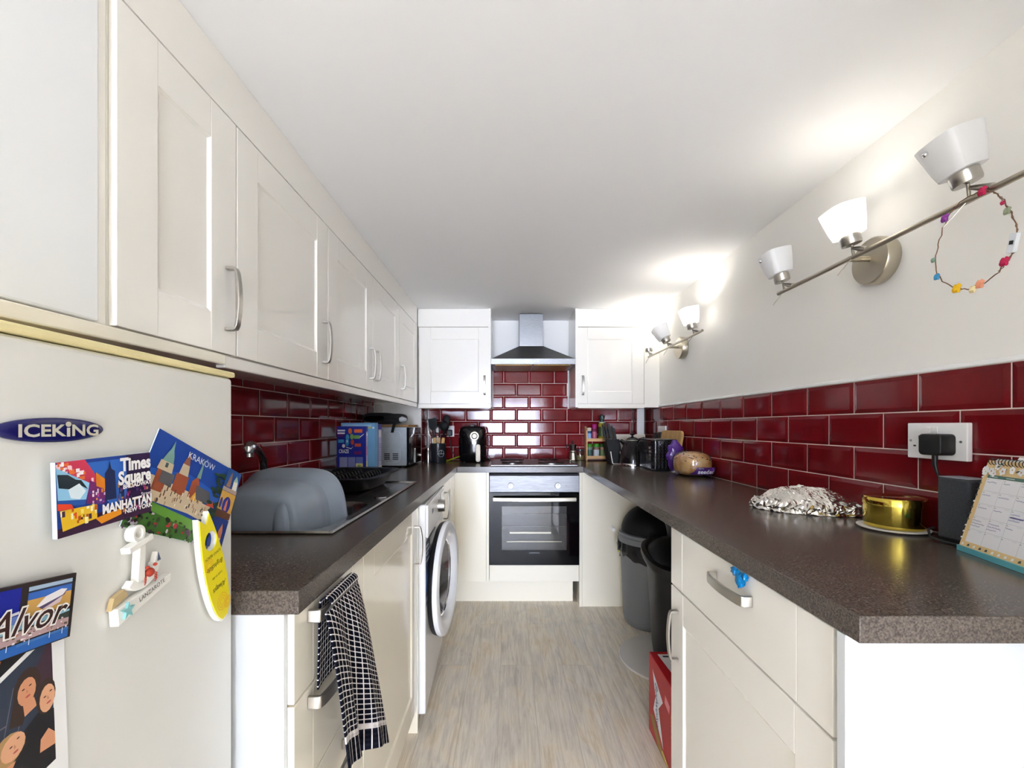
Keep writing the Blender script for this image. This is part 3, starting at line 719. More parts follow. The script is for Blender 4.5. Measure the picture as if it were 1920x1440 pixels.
# anchor souvenir
def ff(u0, z0):
    o = fp(u0, z0, 0.0); return Frame(o, fp(u0-1, z0, 0.0)-o, (0, 0, 1))
r = thing('anchor_magnet', tuple(fp(0.205, -0.205, 0.0)), 'white wooden anchor magnet with a crab and a plank reading Lanzarote', 'magnet')
f = ff(0.205, -0.16); wm = pal(240, 238, 230); we = pal(226, 208, 160)
def rot2(pts, a, cx, cy): return [(cx+x*math.cos(a)-y*math.sin(a), cy+x*math.sin(a)+y*math.cos(a)) for x, y in pts]
b = MB(wm)
cr = (-0.0085, 0.0405); n = 22
ring = [[f(cr[0]+q*math.cos(2*PI*i/n), cr[1]+q*math.sin(2*PI*i/n), c) for i in range(n)] for q, c in ((0.0095, 0.003), (0.0095, 0.012), (0.0052, 0.012), (0.0052, 0.003))]
b.loft(ring+[ring[0]], None, False, False)
b.prism(rot2([(-0.018, -0.0035), (0.018, -0.0035), (0.018, 0.0035), (-0.018, 0.0035)], 0.22, -0.006, 0.0285), 0.003, 0.013, f)
b.prism(rot2([(-0.0052, -0.026), (0.0058, -0.026), (0.0048, 0.022), (-0.0042, 0.022)], -0.06, -0.003, 0.009), 0.003, 0.011, f)
arc = [(0.026*math.cos(t), 0.020*math.sin(t)) for t in [PI+0.25+i*(PI-0.5)/14 for i in range(15)]]+[(0.017*math.cos(t), 0.010*math.sin(t)) for t in [2*PI-0.15-i*(PI-0.3)/14 for i in range(15)]]
b.prism(rot2(arc, 0.30, 0.000, -0.003), 0.003, 0.011, f)
b.prism(rot2([(0, 0.0), (0.010, -0.001), (0.007, 0.011)], 0.15, 0.017, 0.000), 0.004, 0.010, f)
b.build('anchor', r, bevel=0.0008, smooth=40)
b = MB(pal(90, 100, 130)); b.poly([f(x, y, 0.0104) for x, y in rot2([(0.004, 0.0), (0.010, -0.001), (0.007, 0.0105)], 0.15, 0.0175, 0.000)]); b.build('anchor_fluke', r, smooth=0)
b = MB(wm); b.prism(rot2([(-0.042, -0.010), (0.040, -0.006), (0.043, 0.003), (-0.040, 0.009)], 0.20, 0.003, -0.033), 0.002, 0.011, f); pk = b.build('plank', r, bevel=0.001, smooth=0)
b = MB(pal(70, 66, 60)); b.text('LANZAROTE', f.at(0.012, -0.030, 0.0116, 0.22), 0.0072, sx=1.0); b.build('lettering', pk, smooth=0, recalc=False)
star = []
for i in range(10):
    q = 0.009 if i % 2 == 0 else 0.0038; star.append((-0.026+q*math.cos(PI/2+i*PI/5), -0.038+q*math.sin(PI/2+i*PI/5)))
b = MB(pal(140, 196, 196)); b.prism(star, 0.0112, 0.014, f); b.build('starfish', pk, smooth=0)
b = MB(pal(176, 58, 36)); p = f(0.0095, -0.009, 0.010)
b.ell(p, (0.004, 0.0062, 0.0052), 14, 8)
for sx in (-1, 1):
    for k in range(3): b.tube([f(0.0095+sx*0.005, -0.010-0.002*k, 0.010), f(0.0095+sx*0.009, -0.012-0.003*k, 0.012), f(0.0095+sx*0.0085, -0.016-0.003*k, 0.010)], 0.0007, 5)
    b.ell(f(0.0095+sx*0.006, -0.0015, 0.012), (0.002, 0.0026, 0.002), 8, 6)
b.build('crab', r)['label'] = 'small red crab'
b = MB(pal(200, 176, 130)); b.prism(rot2([(-0.012, -0.003), (0.012, -0.003), (0.010, 0.006), (-0.004, 0.007)], 0.35, -0.030, -0.026), 0.002, 0.007, f); b.build('sand', r, smooth=0)
# surfboard bottle opener
r = thing('surfboard_magnet', tuple(fp(0.07, -0.29, 0.0)), 'yellow surfboard bottle-opener magnet with upside-down script reading Sunny Beach', 'magnet')
o = fp(0.0705, -0.205, 0.004); ax = (fp(0.0475, -0.2895, 0.004)-fp(0.1015, -0.122, 0.004)); Lg = ax.length
ay = ax.normalized(); nrm = Vector((FN.x, FN.y, 0)); axx = ay.cross(nrm)
f = Frame(o, axx, -ay)     # +y points up the board (tail), x across
if f.n.dot(nrm) < 0: f = Frame(o, -axx, -ay)
def outline(k=26):
    R_ = []; L_ = []
    for i in range(k+1):
        t = i/k; y = -Lg/2+Lg*t*0.985
        w = 0.0255*math.sqrt(max(0.0, 1-(abs(t-0.46)/0.475)**2.4)) if t < 0.46 else 0.0255*(1-0.52*((t-0.46)/0.54)**1.8)
        R_.append((w, y)); L_.append((-w, y))
    return R_, L_
R_, L_ = outline()
hole = (0.003, 0.043); hr = 0.0142; hn = 24
pts = R_+[(0.0, Lg/2-0.018)]+L_[::-1]
def board(mb, m, c0, c1, sc):
    P_ = [(x*sc, y*(0.5+0.5*sc) if sc < 1 else y) for x, y in pts]
    # split into two halves round the opening
    top = [p for p in P_]
    hp = [(hole[0]+hr*math.cos(2*PI*i/hn), hole[1]+hr*math.sin(2*PI*i/hn)) for i in range(hn)]
    right = [p for p in P_ if p[0] > 0.0001]; left = [p for p in P_ if p[0] < -0.0001]
    bot = (0.0, min(p[1] for p in P_)); notch = (0.0, Lg/2-0.018)
    hpR = [hp[i] for i in range(hn) if hp[i][0] >= hole[0]-1e-6]; hpR.sort(key=lambda p: -p[1])
    hpL = [hp[i] for i in range(hn) if hp[i][0] <= hole[0]+1e-6]; hpL.sort(key=lambda p: p[1])
    polyR = [bot]+right+[notch]+hpR; polyL = [notch]+left+[bot]+hpL
    for pl in (polyR, polyL):
        mb.prism(pl, c0, c1, f, m)
b = MB(pal(244, 244, 236)); board(b, None, 0.0, 0.0075, 1.0); bo = b.build('board', r, smooth=30)
b = MB(pal(240, 222, 32)); board(b, None, 0.0076, 0.0088, 0.93); b.build('top_sheet', r, smooth=30)['label'] = 'yellow printed top face'
for cy, rr_, cx in ((-0.058, 0.013, 0.0), (-0.068, 0.009, 0.012), (0.012, 0.010, -0.012)):
    b = MB(pal(238, 186, 40))
    for q in (1.0, 0.72, 0.44):
        n = 20; vs = [f(cx+rr_*q*math.cos(2*PI*i/n), cy+rr_*q*math.sin(2*PI*i/n), 0.0089) for i in range(n)]+[f(cx+(rr_*q-0.0013)*math.cos(2*PI*i/n), cy+(rr_*q-0.0013)*math.sin(2*PI*i/n), 0.0089) for i in range(n)]
        b.add(vs, [(i, (i+1) % n, n+(i+1) % n, n+i) for i in range(n)])
    b.build('swirl', r, smooth=0, recalc=False)
b = MB(pal(40, 38, 20))
for s_, y, sz, sh in (('SUNNY BEACH', 0.0215, 0.0062, 0), ('BrightSide', 0.004, 0.0105, 0.3), ('Look on the', -0.0135, 0.0055, 0.2), ('Always', -0.032, 0.0125, 0.3)):
    q = f.at(0.001, y, 0.0090, PI-0.12); b.text(s_, q, sz, None, 'CENTER', shear=sh, sx=0.9)
b.build('lettering', r, smooth=0, recalc=False)

# ------------------------------------------------------------------ washing machine, turned slightly in its bay
WA = math.radians(2.2); wc, ws = math.cos(WA), math.sin(WA)
def Tw(u, z, w):     # u along the front from the near edge, w out of the front
    return (-0.334-u*ws+w*wc, 1.722+u*wc+w*ws, z)
r = thing('washing_machine', Tw(0.295, 0, -0.27), 'white front-loading washing machine with a large round door', 'washing machine')
b = MB(white_enamel, Tw).box(0, 0.588, 0.045, 0.886, -0.54, 0); body = b.build('body', r, bevel=0.006, seg=3, smooth=0)
for u in (0.05, 0.54):
    for w in (-0.06, -0.48): b = MB(black_plastic); b.cyl(Tw(u, 0.0, w), Tw(u, 0.05, w), 0.022, n=14); b.build('foot', r)
b = MB(white_plastic, Tw).box(0.004, 0.584, 0.752, 0.884, 0.0, 0.010); cp = b.build('control_panel', r, bevel=0.004, smooth=0)
b = MB(black_gloss, Tw); b.box(0.42, 0.555, 0.80, 0.868, 0.0101, 0.0115); b.build('display', cp, smooth=0)
b = MB(pal(60, 60, 62), Tw); b.box(0.02, 0.21, 0.7445, 0.751, 0.0095, 0.0118); b.build('drawer_slot', cp, smooth=0)
b = MB(pal(110, 112, 118), Tw); b.box(0.12, 0.128, 0.825, 0.847, 0.0101, 0.0108); b.box(0.135, 0.150, 0.827, 0.845, 0.0101, 0.0108); b.build('printed_mark', cp, smooth=0)
b = MB(nickel); c0 = Vector(Tw(0.335, 0.822, 0.008)); axw = Vector((wc, ws, 0))
b.lathe([(0.030, 0), (0.0295, 0.012), (0.027, 0.032), (0.024, 0.034), (0.0, 0.034)], c0, axw, 28); b.build('dial', cp)['label'] = 'silver programme dial'
b = MB(pal(16, 32, 70, 0.3), Tw); b.box(0.006, 0.120, 0.475, 0.735, 0.0003, 0.0010); st = b.build('sticker', r, smooth=0); st['label'] = 'blue energy sticker'
b = MB(pal(40, 90, 170)); fw_ = Frame(Tw(0, 0, 0.0012), Vector(Tw(1, 0, 0))-Vector(Tw(0, 0, 0)), (0, 0, 1))
b.poly([fw_(0.012, 0.53), fw_(0.115, 0.53), fw_(0.115, 0.62), fw_(0.012, 0.60)]); w_ = pal(235, 238, 245)
for k, z in enumerate((0.71, 0.69, 0.675, 0.65, 0.50, 0.49)): b.poly([fw_(0.014, z), fw_(0.07+0.03*(k % 2), z), fw_(0.07+0.03*(k % 2), z+0.006), fw_(0.014, z+0.006)], w_)
b.build('sticker_print', st, smooth=0, recalc=False)
# door: dark rim band, white dished ring, glass bowl
DA = math.radians(-3.2); dn = Vector((math.cos(DA), math.sin(DA), 0)); dc = Vector((-0.326, 2.012, 0.500))
b = MB(black_plastic); b.lathe([(0.236, 0.0), (0.248, 0.004), (0.254, 0.022), (0.253, 0.030), (0.19, 0.028)], dc, dn, 64, cap=False); dr = b.build('door', r); dr['label'] = 'porthole door with a dark rim'
b = MB(white_enamel); b.lathe([(0.2535, 0.024), (0.256, 0.034), (0.252, 0.044), (0.235, 0.050), (0.205, 0.046), (0.185, 0.034), (0.176, 0.016), (0.172, 0.010)], dc, dn, 64, cap=False); b.build('door_ring', dr)
b = MB(chrome); b.lathe([(0.176, 0.016), (0.172, 0.021), (0.166, 0.018), (0.166, 0.012)], dc, dn, 64, cap=False); b.build('door_trim', dr)
b = MB(mat('smoked_glass', rgb(176, 178, 182), 0.14, 0.9)); b.lathe([(0.168, 0.013), (0.15, -0.012), (0.115, -0.040), (0.06, -0.056), (0.0, -0.060)], dc, dn, 48, cap=False); b.build('glass_bowl', dr)
b = MB(nickel); b.ell(tuple(dc+Vector((-0.004, 0.215, 0.16))), (0.012, 0.02, 0.02), 12, 8); b.build('latch', r)
oven_steel = mottled('oven_steel', rgb(100, 100, 101), rgb(122, 122, 122), 30, 0.42, metal=1.0, stretch=(0.5, 0.5, 14))
# ------------------------------------------------------------------ sink, tap, washing-up bowl, dish rack
sink_m = mottled('sink_steel', rgb(170, 167, 164), rgb(188, 185, 182), 40, 0.24, metal=1.0)
def sstep(a, c, x):
    t = max(0.0, min(1.0, (x-a)/(c-a))); return t*t*(3-2*t)
SX0, SX1, SY0, SY1 = -0.932, -0.436, 1.062, 2.040
def sink_z(x, y):
    z = WT+0.0050
    e = min(x-SX0, SX1-x, y-SY0, SY1-y)
    z += 0.0030*(1-sstep(0.005, 0.012, e))-0.0030*sstep(0.010, 0.020, e)-0.0042*(1-sstep(0.0, 0.004, e))
    # bowl
    cx, cy, hx, hy, rr_ = -0.68, 1.305, 0.190, 0.205, 0.07
    qx = max(abs(x-cx)-hx+rr_, 0); qy = max(abs(y-cy)-hy+rr_, 0)
    d = math.hypot(qx, qy)-rr_+min(max(abs(x-cx)-hx, abs(y-cy)-hy)+rr_, 0)*0
    if abs(x-cx) < hx-rr_ and abs(y-cy) < hy-rr_: d = -rr_
    d = -d
    z -= 0.19*sstep(0.0, 0.026, d)+0.006*sstep(-0.012, 0.0, d)
    # drainer ribs
    if y > 1.58 and -0.86 < x < -0.50:
        q = sstep(1.58, 1.63, y)*(1-sstep(1.93, 1.97, y))*sstep(-0.86, -0.84, x)*(1-sstep(-0.53, -0.50, x))
        z += 0.0060*q*max(0.0, math.cos((x+0.515)*2*PI/0.055))**3-0.001*q
    return z
def lerp(a, b, t): return a+(b-a)*t
b = MB(sink_m)
b.grid(lambda s_, t: (lerp(SX0, SX1, s_), lerp(SY0, SY1, t), sink_z(lerp(SX0, SX1, s_), lerp(SY0, SY1, t))), 110, 190)
r = b.build('sink', smooth=60, org=(-0.684, 1.55, WT))
tag(r, 'stainless steel sink with a ribbed drainer set into the dark worktop', 'sink')
b = MB(chrome); b.lathe([(0.0, 0.0045), (0.012, 0.005), (0.020, 0.0045), (0.023, 0.0015)], (-0.478, 1.60, WT+0.0020), n=24); b.build('waste_control', r)['label'] = 'small chrome waste control ring'
# tap
r = thing('tap', (-0.895, 1.565, WT), 'chrome mixer tap with a bent spout against the burgundy tiles', 'tap')
b = MB(chrome); b.lathe([(0.027, 0.0062), (0.027, 0.010), (0.020, 0.012), (0.019, 0.07), (0.015, 0.085), (0.0, 0.086)], (-0.895, 1.565, WT), n=24); b.build('base', r)
pth = [(-0.895, 1.565, WT+0.08), (-0.893, 1.563, WT+0.125), (-0.888, 1.552, WT+0.150)]
for i in range(1, 9):
    t = i/8; pth.append((lerp(-0.888, -0.762, t), lerp(1.552, 1.265, t), lerp(WT+0.150, WT+0.208, t)+0.012*math.sin(PI*t)))
b = MB(dark_chrome); b.tube(pth, [0.0125]*3+[0.0125, 0.0125, 0.0125, 0.0125, 0.0125, 0.012, 0.012, 0.012], 14); b.build('spout', r, smooth=60)
b = MB(chrome); b.tube([(-0.782, 1.310, WT+0.2105), (-0.770, 1.283, WT+0.2105), (-0.760, 1.260, WT+0.209), (-0.752, 1.240, WT+0.2055), (-0.747, 1.228, WT+0.200), (-0.745, 1.224, WT+0.194)], [0.0128, 0.0155, 0.0172, 0.0175, 0.014, 0.004], 18); b.cyl((-0.752, 1.243, WT+0.206), (-0.752, 1.243, WT+0.180), 0.013, 0.012, 16); b.build('spout_head', r)
b = MB(chrome); b.tube([(-0.885, 1.560, WT+0.05), (-0.845, 1.555, WT+0.072)], 0.006, 10); b.build('lever', r)

# grey washing-up bowl on its side, rim towards the drainer
bowl_m = mat('grey_plastic', rgb(138, 149, 162), 0.34, coat=0.1)
b = MB(bowl_m); n = 64
bz = WT-0.020; rings = []
def bring(y, a, c, e, dx=0.0, dz=0.0):
    return [(-0.674+dx+p*0.975*(1-0.14*max(0.0, (q+0.02)/0.18)**1.3), y+0.012, bz+dz+q*0.955) for p, q in sup(n, a, c, e)]
prof = [(1.128, 0.02, 0.02, 2.4), (1.126, 0.085, 0.085, 3.0), (1.128, 0.112, 0.105, 3.2), (1.136, 0.124, 0.118, 3.4), (1.155, 0.132, 0.126, 3.6),
        (1.22, 0.142, 0.137, 3.8), (1.262, 0.146, 0.140, 4.0), (1.270, 0.158, 0.150, 4.0), (1.318, 0.168, 0.160, 4.2), (1.324, 0.1765, 0.1665, 4.2), (1.332, 0.1765, 0.1665, 4.2)]
for y, a, c, e in prof: rings.append(bring(y, a, c, e))
inner = [(1.334, 0.172, 0.163, 4.2), (1.318, 0.160, 0.153, 4.2), (1.265, 0.150, 0.142, 4.0), (1.22, 0.138, 0.133, 3.8), (1.16, 0.128, 0.122, 3.6), (1.135, 0.10, 0.10, 3.0), (1.132, 0.02, 0.02, 2.4)]
for y, a, c, e in inner: rings.append(bring(y, a, c, e))
b.loft(rings)
r = thing('washing_up_bowl', (-0.672, 1.23, WT-0.18), 'grey plastic washing-up bowl tipped on its side in the sink', 'bowl')
b.build('bowl', r, smooth=50)
b = MB(bowl_m)
b.loft([[(-0.604+0.024*k*math.cos(t), 1.140-0.010*k2, WT-0.028+0.02+0.075*(math.sin(t)*k)) for t in [2*PI*i/20 for i in range(20)]] for k, k2 in ((1.0, 0.0), (0.8, 0.6), (0.45, 0.95), (0.02, 1.0))], None, False, True)
b.build('grip', r, smooth=60)

# black dish rack on the drainer
r = thing('dish_rack', (-0.71, 1.85, WT), 'black plastic dish rack standing on the ribbed drainer', 'dish rack')
b = MB(black_plastic); k = 40
cx, cy = -0.700, 1.862; zb = WT+0.0100
def rk(w, d, z, e): return [(cx+p, cy+q, z) for p, q in sup(k, w, d, e)]
b.loft([rk(0.135, 0.185, zb, 4), rk(0.140, 0.19, zb+0.006, 4), rk(0.165, 0.222, zb+0.048, 4.5), rk(0.188, 0.246, zb+0.053, 4.5), rk(0.190, 0.248, zb+0.058, 4.5), rk(0.160, 0.217, zb+0.056, 4.5), rk(0.137, 0.187, zb+0.010, 4)], None, True, True)
b.build('tray', r, smooth=50)
for i in range(9):
    y = cy-0.15+0.036*i
    for xo in (cx-0.08, cx, cx+0.085):
        b = MB(black_plastic); b.tube([(xo-0.022, y, zb+0.008), (xo-0.020, y, zb+0.045), (xo-0.008, y, zb+0.058), (xo+0.008, y, zb+0.056), (xo+0.016, y, zb+0.042), (xo+0.018, y, zb+0.008)], 0.0035, 6); b.build('prong', r, smooth=60)
b = MB(black_plastic); b.box(cx-0.07, cx+0.07, cy+0.243, cy+0.266, zb+0.046, zb+0.058); b.build('grip', r, bevel=0.004, seg=3)

# ------------------------------------------------------------------ cereal boxes
def cbox(x0, x1, y0, y1, h, m, label, art, side=None):
    r = thing('cereal_box', ((x0+x1)/2, (y0+y1)/2, WT), label, 'cereal box', 'cereal boxes beside the microwave')
    b = MB(m).box(x0, x1, y0, y1, WT+0.0005, WT+h); b.build('carton', r, bevel=0.0012, smooth=0)
    f = Frame((x0, y0-0.0004, WT), (x1-x0, 0, 0), (0, 0, h)); mb = MB(); lay = [0.0]
    def P(mm, *pts): mb.poly([f(a, q, lay[0]) for a, q in pts], mm); lay[0] += 0.00004
    if art: art(P, f, mb); mb.build('print', r, smooth=0, recalc=False)
    if side:
        f2 = Frame((x1+0.0004, y0, WT), (0, y1-y0, 0), (0, 0, h)); mb = MB(); lay2 = [0.0]
        def P2(mm, *pts): mb.poly([f2(a, q, lay2[0]) for a, q in pts], mm); lay2[0] += 0.00004
        side(P2); mb.build('side_print', r, smooth=0, recalc=False)
def rc(P, m, a0, a1, b0, b1): P(m, (a0, b0), (a1, b0), (a1, b1), (a0, b1))
def ellp(P, m, a, q, ra, rb, n=16): P(m, *[(a+ra*math.cos(2*PI*i/n), q+rb*math.sin(2*PI*i/n)) for i in range(n)])
navy = pal(22, 40, 150, 0.4); sky = pal(112, 170, 214, 0.4)
wt_ = pal(235, 238, 245)
def artA(P, f, mb):
    for k in range(2): rc(P, wt_, 0.03, 0.29-0.01*k, 0.905-0.05*k, 0.935-0.05*k)
    rc(P, pal(96, 30, 120), 0.06, 0.24, 0.80, 0.85); rc(P, pal(70, 160, 215), 0.05, 0.25, 0.69, 0.75)
    ellp(P, pal(232, 110, 56), 0.46, 0.91, 0.065, 0.055); ellp(P, pal(120, 180, 90), 0.52, 0.805, 0.062, 0.052); ellp(P, pal(70, 160, 215), 0.37, 0.79, 0.06, 0.06); ellp(P, pal(60, 140, 205), 0.36, 0.70, 0.065, 0.075); ellp(P, pal(196, 70, 50), 0.54, 0.70, 0.058, 0.05)
    ellp(P, pal(190, 226, 240), 0.36, 0.72, 0.025, 0.03)
    rc(P, pal(232, 110, 56), 0.60, 0.88, 0.88, 0.945); rc(P, pal(120, 176, 80), 0.59, 0.79, 0.765, 0.83); rc(P, pal(206, 80, 44), 0.62, 0.83, 0.615, 0.675); rc(P, pal(120, 34, 110), 0.60, 0.85, 0.47, 0.53)
    ellp(P, wt_, 0.24, 0.63, 0.055, 0.035)
    P(wt_, (0.78, 0.80), (0.93, 0.86), (0.93, 0.845), (0.8, 0.785)); P(wt_, (0.32, 0.6), (0.5, 0.57), (0.58, 0.63), (0.5, 0.585), (0.34, 0.61))
    mb.text('CRAZE', f.at(0.25, 0.525, 0.0014), 0.026, wt_, 'CENTER', bold=0.0007, sx=0.62)
    g = pal(140, 146, 196); rc(P, g, 0.10, 0.37, 0.14, 0.42); rc(P, pal(120, 130, 190), 0.39, 0.64, 0.14, 0.42); rc(P, pal(100, 116, 186), 0.66, 0.90, 0.22, 0.42)
    for k in range(9):
        rc(P, pal(196, 200, 224), 0.12, 0.35, 0.155+0.029*k, 0.159+0.029*k); rc(P, pal(170, 178, 214), 0.41, 0.62, 0.155+0.029*k, 0.159+0.029*k)
    rc(P, pal(226, 222, 150), 0.66, 0.90, 0.20, 0.30); rc(P, pal(120, 170, 90), 0.72, 0.80, 0.225, 0.275); rc(P, pal(200, 190, 80), 0.80, 0.86, 0.225, 0.275)
    rc(P, pal(176, 168, 150), 0.09, 1.0, 0.01, 0.09); rc(P, pal(206, 200, 186), 0.09, 1.0, 0.06, 0.09)
def sideA(P):
    rc(P, pal(200, 180, 214), 0.1, 0.9, 0.1, 0.9); rc(P, pal(220, 120, 150), 0.2, 0.8, 0.45, 0.62); rc(P, pal(226, 214, 120), 0.2, 0.8, 0.2, 0.34); rc(P, pal(236, 238, 244), 0.2, 0.8, 0.82, 0.87)
cbox(-0.872, -0.724, 2.175, 2.205, 0.268, navy, 'navy cereal box reading CRAZE, front of the three beside the microwave', artA, sideA)
def artB(P, f, mb): rc(P, pal(150, 196, 226), 0.04, 0.9, 0.9, 0.97); rc(P, pal(186, 190, 120), 0.6, 0.9, 0.90, 0.93); ellp(P, pal(226, 236, 246), 0.95, 0.91, 0.03, 0.02); ellp(P, pal(236, 150, 140), 0.95, 0.06, 0.025, 0.02)
cbox(-0.866, -0.690, 2.215, 2.265, 0.286, sky, 'pale blue cereal box between the two navy ones', artB)
def sideC(P):
    rc(P, pal(190, 190, 220), 0.15, 0.9, 0.12, 0.9); rc(P, pal(232, 226, 230), 0.2, 0.85, 0.75, 0.88); rc(P, pal(236, 226, 190), 0.1, 0.95, 0.03, 0.2)
    for k in range(10): rc(P, pal(120, 120, 176), 0.25, 0.8, 0.3+0.035*k, 0.312+0.035*k)
cbox(-0.864, -0.694, 2.275, 2.345, 0.279, navy, 'navy cereal box at the back, against the microwave side', None, sideC)

# ------------------------------------------------------------------ microwave and what lies on it
MX0, MX1, MY0, MY1, MZ1 = -0.935, -0.664, 2.785, 3.165, WT+0.262
silver = mottled('silver_paint', rgb(188, 198, 208), rgb(196, 206, 215), 30, 0.35, metal=0.25)
r = thing('microwave', (-0.8, 2.975, WT), 'silver microwave oven with a black glass door facing the room', 'microwave')
b = MB(silver).box(MX0, MX1, MY0, MY1, WT+0.012, MZ1); b.build('body', r, bevel=0.003, smooth=0)
b = MB(pal(222, 230, 238, 0.3)); q = [(-0.76+x_*1.0, MY0-0.0015, WT+0.137+z_) for x_, z_ in rrect(0.118, 0.20, 0.03)]; q.append(q[0]); b.tube(q, 0.0018, 6); b.build('side_rib', r, smooth=60)
b = MB(pal(40, 46, 56))
for cx_ in (-0.790, -0.735):
    for k in range(4): b.box(cx_-0.018, cx_+0.018, MY0-0.0012, MY0-0.0002, WT+0.052+0.0115*k, WT+0.058+0.0115*k)
b.build('vent', r, smooth=0)
b = MB(black_gloss).box(MX1+0.001, MX1+0.017, MY0+0.004, MY1-0.09, WT+0.014, MZ1-0.002); dr = b.build('door', r, bevel=0.002, smooth=0)
b = MB(black_gloss).box(MX1+0.001, MX1+0.017, MY1-0.088, MY1, WT+0.014, MZ1-0.002); cp = b.build('control_panel', r, bevel=0.002, smooth=0)
b = MB(silver).box(MX1+0.0172, MX1+0.0182, MY1-0.07, MY1-0.02, WT+0.19, WT+0.215); b.build('display', cp, smooth=0)
b = MB(nickel); b.lathe([(0.016, 0), (0.015, 0.012), (0.0, 0.013)], (MX1+0.0172, MY1-0.045, WT+0.06), (1, 0, 0), 20); b.build('dial', cp)
for x_ in (MX0+0.03, MX1-0.03):
    for y_ in (MY0+0.03, MY1-0.03): b = MB(black_plastic); b.cyl((x_, y_, WT), (x_, y_, WT+0.013), 0.012, n=12); b.build('foot', r)
b = MB(mottled('board_wood', rgb(150, 108, 62), rgb(176, 132, 82), 12, 0.5, stretch=(1, 8, 8)))
b.box(-0.88, -0.668, 2.86, 3.15, MZ1+0.0008, MZ1+0.016)
tag(b.build('wooden_board', bevel=0.003), 'thin wooden board lying on top of the microwave under the black bag', 'board')
b = MB(black_fabric)
def bagfn(s_, t):
    a = 2*PI*s_; y = lerp(2.600, 3.03, t)
    e = max(0.05, math.sin(PI*min(1, max(0, t*0.94+0.03)))**0.30)
    x = lerp(-0.815, -0.795, t)+0.120*e*math.copysign(abs(math.cos(a))**0.6, math.cos(a)); z = MZ1+0.057+0.033*e*math.copysign(abs(math.sin(a))**0.6, math.sin(a))+0.005*math.sin(11*t+9*x)
    return (x, y, z)
b.grid(bagfn, 28, 22)
r = thing('laptop_bag', (-0.80, 2.82, MZ1), 'black padded fabric bag lying on the microwave', 'bag')
b.build('padding', r, smooth=60)
b = MB(pal(205, 212, 220, 0.6)); b.ell((-0.700, 2.80, MZ1+0.050), (0.030, 0.075, 0.019), 18, 10, fn=lambda d: 1+0.08*math.sin(9*d.x)); b.build('lining', r)['label'] = 'pale lining showing at the end'
b = MB(black_fabric); b.grid(lambda s_, t: (-0.742+0.018*s_-0.022*t, 2.779-0.004*math.sin(PI*t), MZ1+0.05-0.085*t), 2, 12); b.build('strap', r, solid=0.003)

# ------------------------------------------------------------------ utensils in their pot
ux, uy = -0.520, 3.16
pot_m = mat('pot_metal', rgb(38, 40, 44), 0.32, coat=0.2)
r = thing('utensil_holder', (ux, uy, WT), 'round black utensil pot with a pale crossed ring emblem', 'utensil pot')
b = MB(pot_m); b.lathe([(0.0, 0.001), (0.054, 0.001), (0.055, 0.004), (0.055, 0.142), (0.053, 0.144), (0.051, 0.142), (0.051, 0.008), (0.0, 0.008)], (ux, uy, WT), n=40, cap=False); pt = b.build('pot', r)
b = MB(pal(190, 198, 206)); ang0 = math.atan2(0-uy, 0-ux)+0.42
def on(a, z, c=0.0006): return (ux+(0.055+c)*math.cos(ang0+a), uy+(0.055+c)*math.sin(ang0+a), WT+z)
cir = [on(0.40*math.cos(2*PI*i/28), 0.070+0.024*math.sin(2*PI*i/28)) for i in range(28)]; b.tube(cir, 0.0014, 6, cyc=True)
b.tube([on(-0.5+0.1*i, 0.068) for i in range(11)], 0.0018, 6); b.tube([on(0, 0.070), on(0, 0.094)], 0.0014, 6); b.build('emblem', pt, smooth=60)
wood_h = mat('beech', rgb(222, 178, 116), 0.5)
def utensil(name, dx, dy, lx, ly, hl, label, head, hm=None, handle_up=0.165):
    an = math.radians(dx); p0 = Vector((ux+0.023*math.cos(an), uy+0.023*math.sin(an), WT+0.02)); d = Vector((lx*math.cos(an), lx*math.sin(an), 1.0)).normalized()
    r = thing(name, tuple(p0), label, 'utensil', 'utensils in the black pot')
    b = MB(wood_h); b.tube([tuple(p0+d*t) for t in (0.0, 0.05, handle_up-0.01, handle_up)], [0.006, 0.0075, 0.0085, 0.006], 10); b.build('handle', r, smooth=60)
    b = MB(hm or black_matt); head(b, p0, d, handle_up, hl); b.build('head', r, smooth=50)
def h_turner(b, p, d, h, L):
    q = d.cross(Vector((0, -1, 0))).normalized(); n_ = d.cross(q)
    b.tube([tuple(p+d*h), tuple(p+d*(h+L*0.45))], 0.0045, 8)
    A = p+d*(h+L*0.4)
    vs = [(0.012, 0), (0.030, 0.02), (0.032, L*0.6), (-0.032, L*0.6), (-0.030, 0.02), (-0.012, 0)]
    b.prism(vs, -0.0025, 0.0025, lambda a, c, e: tuple(A+q*a+d*c+n_*e))
def h_spoon(b, p, d, h, L):
    q = d.cross(Vector((0, -1, 0))).normalized(); n_ = d.cross(q)
    b.tube([tuple(p+d*h), tuple(p+d*(h+L*0.5))], 0.0045, 8)
    A = p+d*(h+L*0.72); rings = []
    for j in range(9):
        th = PI*j/8
        rings.append([tuple(A+q*(0.030*math.sin(th)*math.cos(2*PI*i/16))+n_*(0.010*math.sin(th)*math.sin(2*PI*i/16))-d*(0.046*math.cos(th))) for i in range(16)])
    b.loft(rings)
def h_ladle(b, p, d, h, L):
    q = d.cross(Vector((0, -1, 0))).normalized(); n_ = d.cross(q)
    b.tube([tuple(p+d*h), tuple(p+d*(h+L*0.55))], 0.0045, 8)
    A = p+d*(h+L*0.72); rings = []
    for j in range(9):
        th = PI*j/8
        rings.append([tuple(A+q*(0.037*math.sin(th)*math.cos(2*PI*i/18))+n_*(0.022*math.sin(th)*math.sin(2*PI*i/18))-d*(0.037*math.cos(th))) for i in range(18)])
    b.loft(rings)
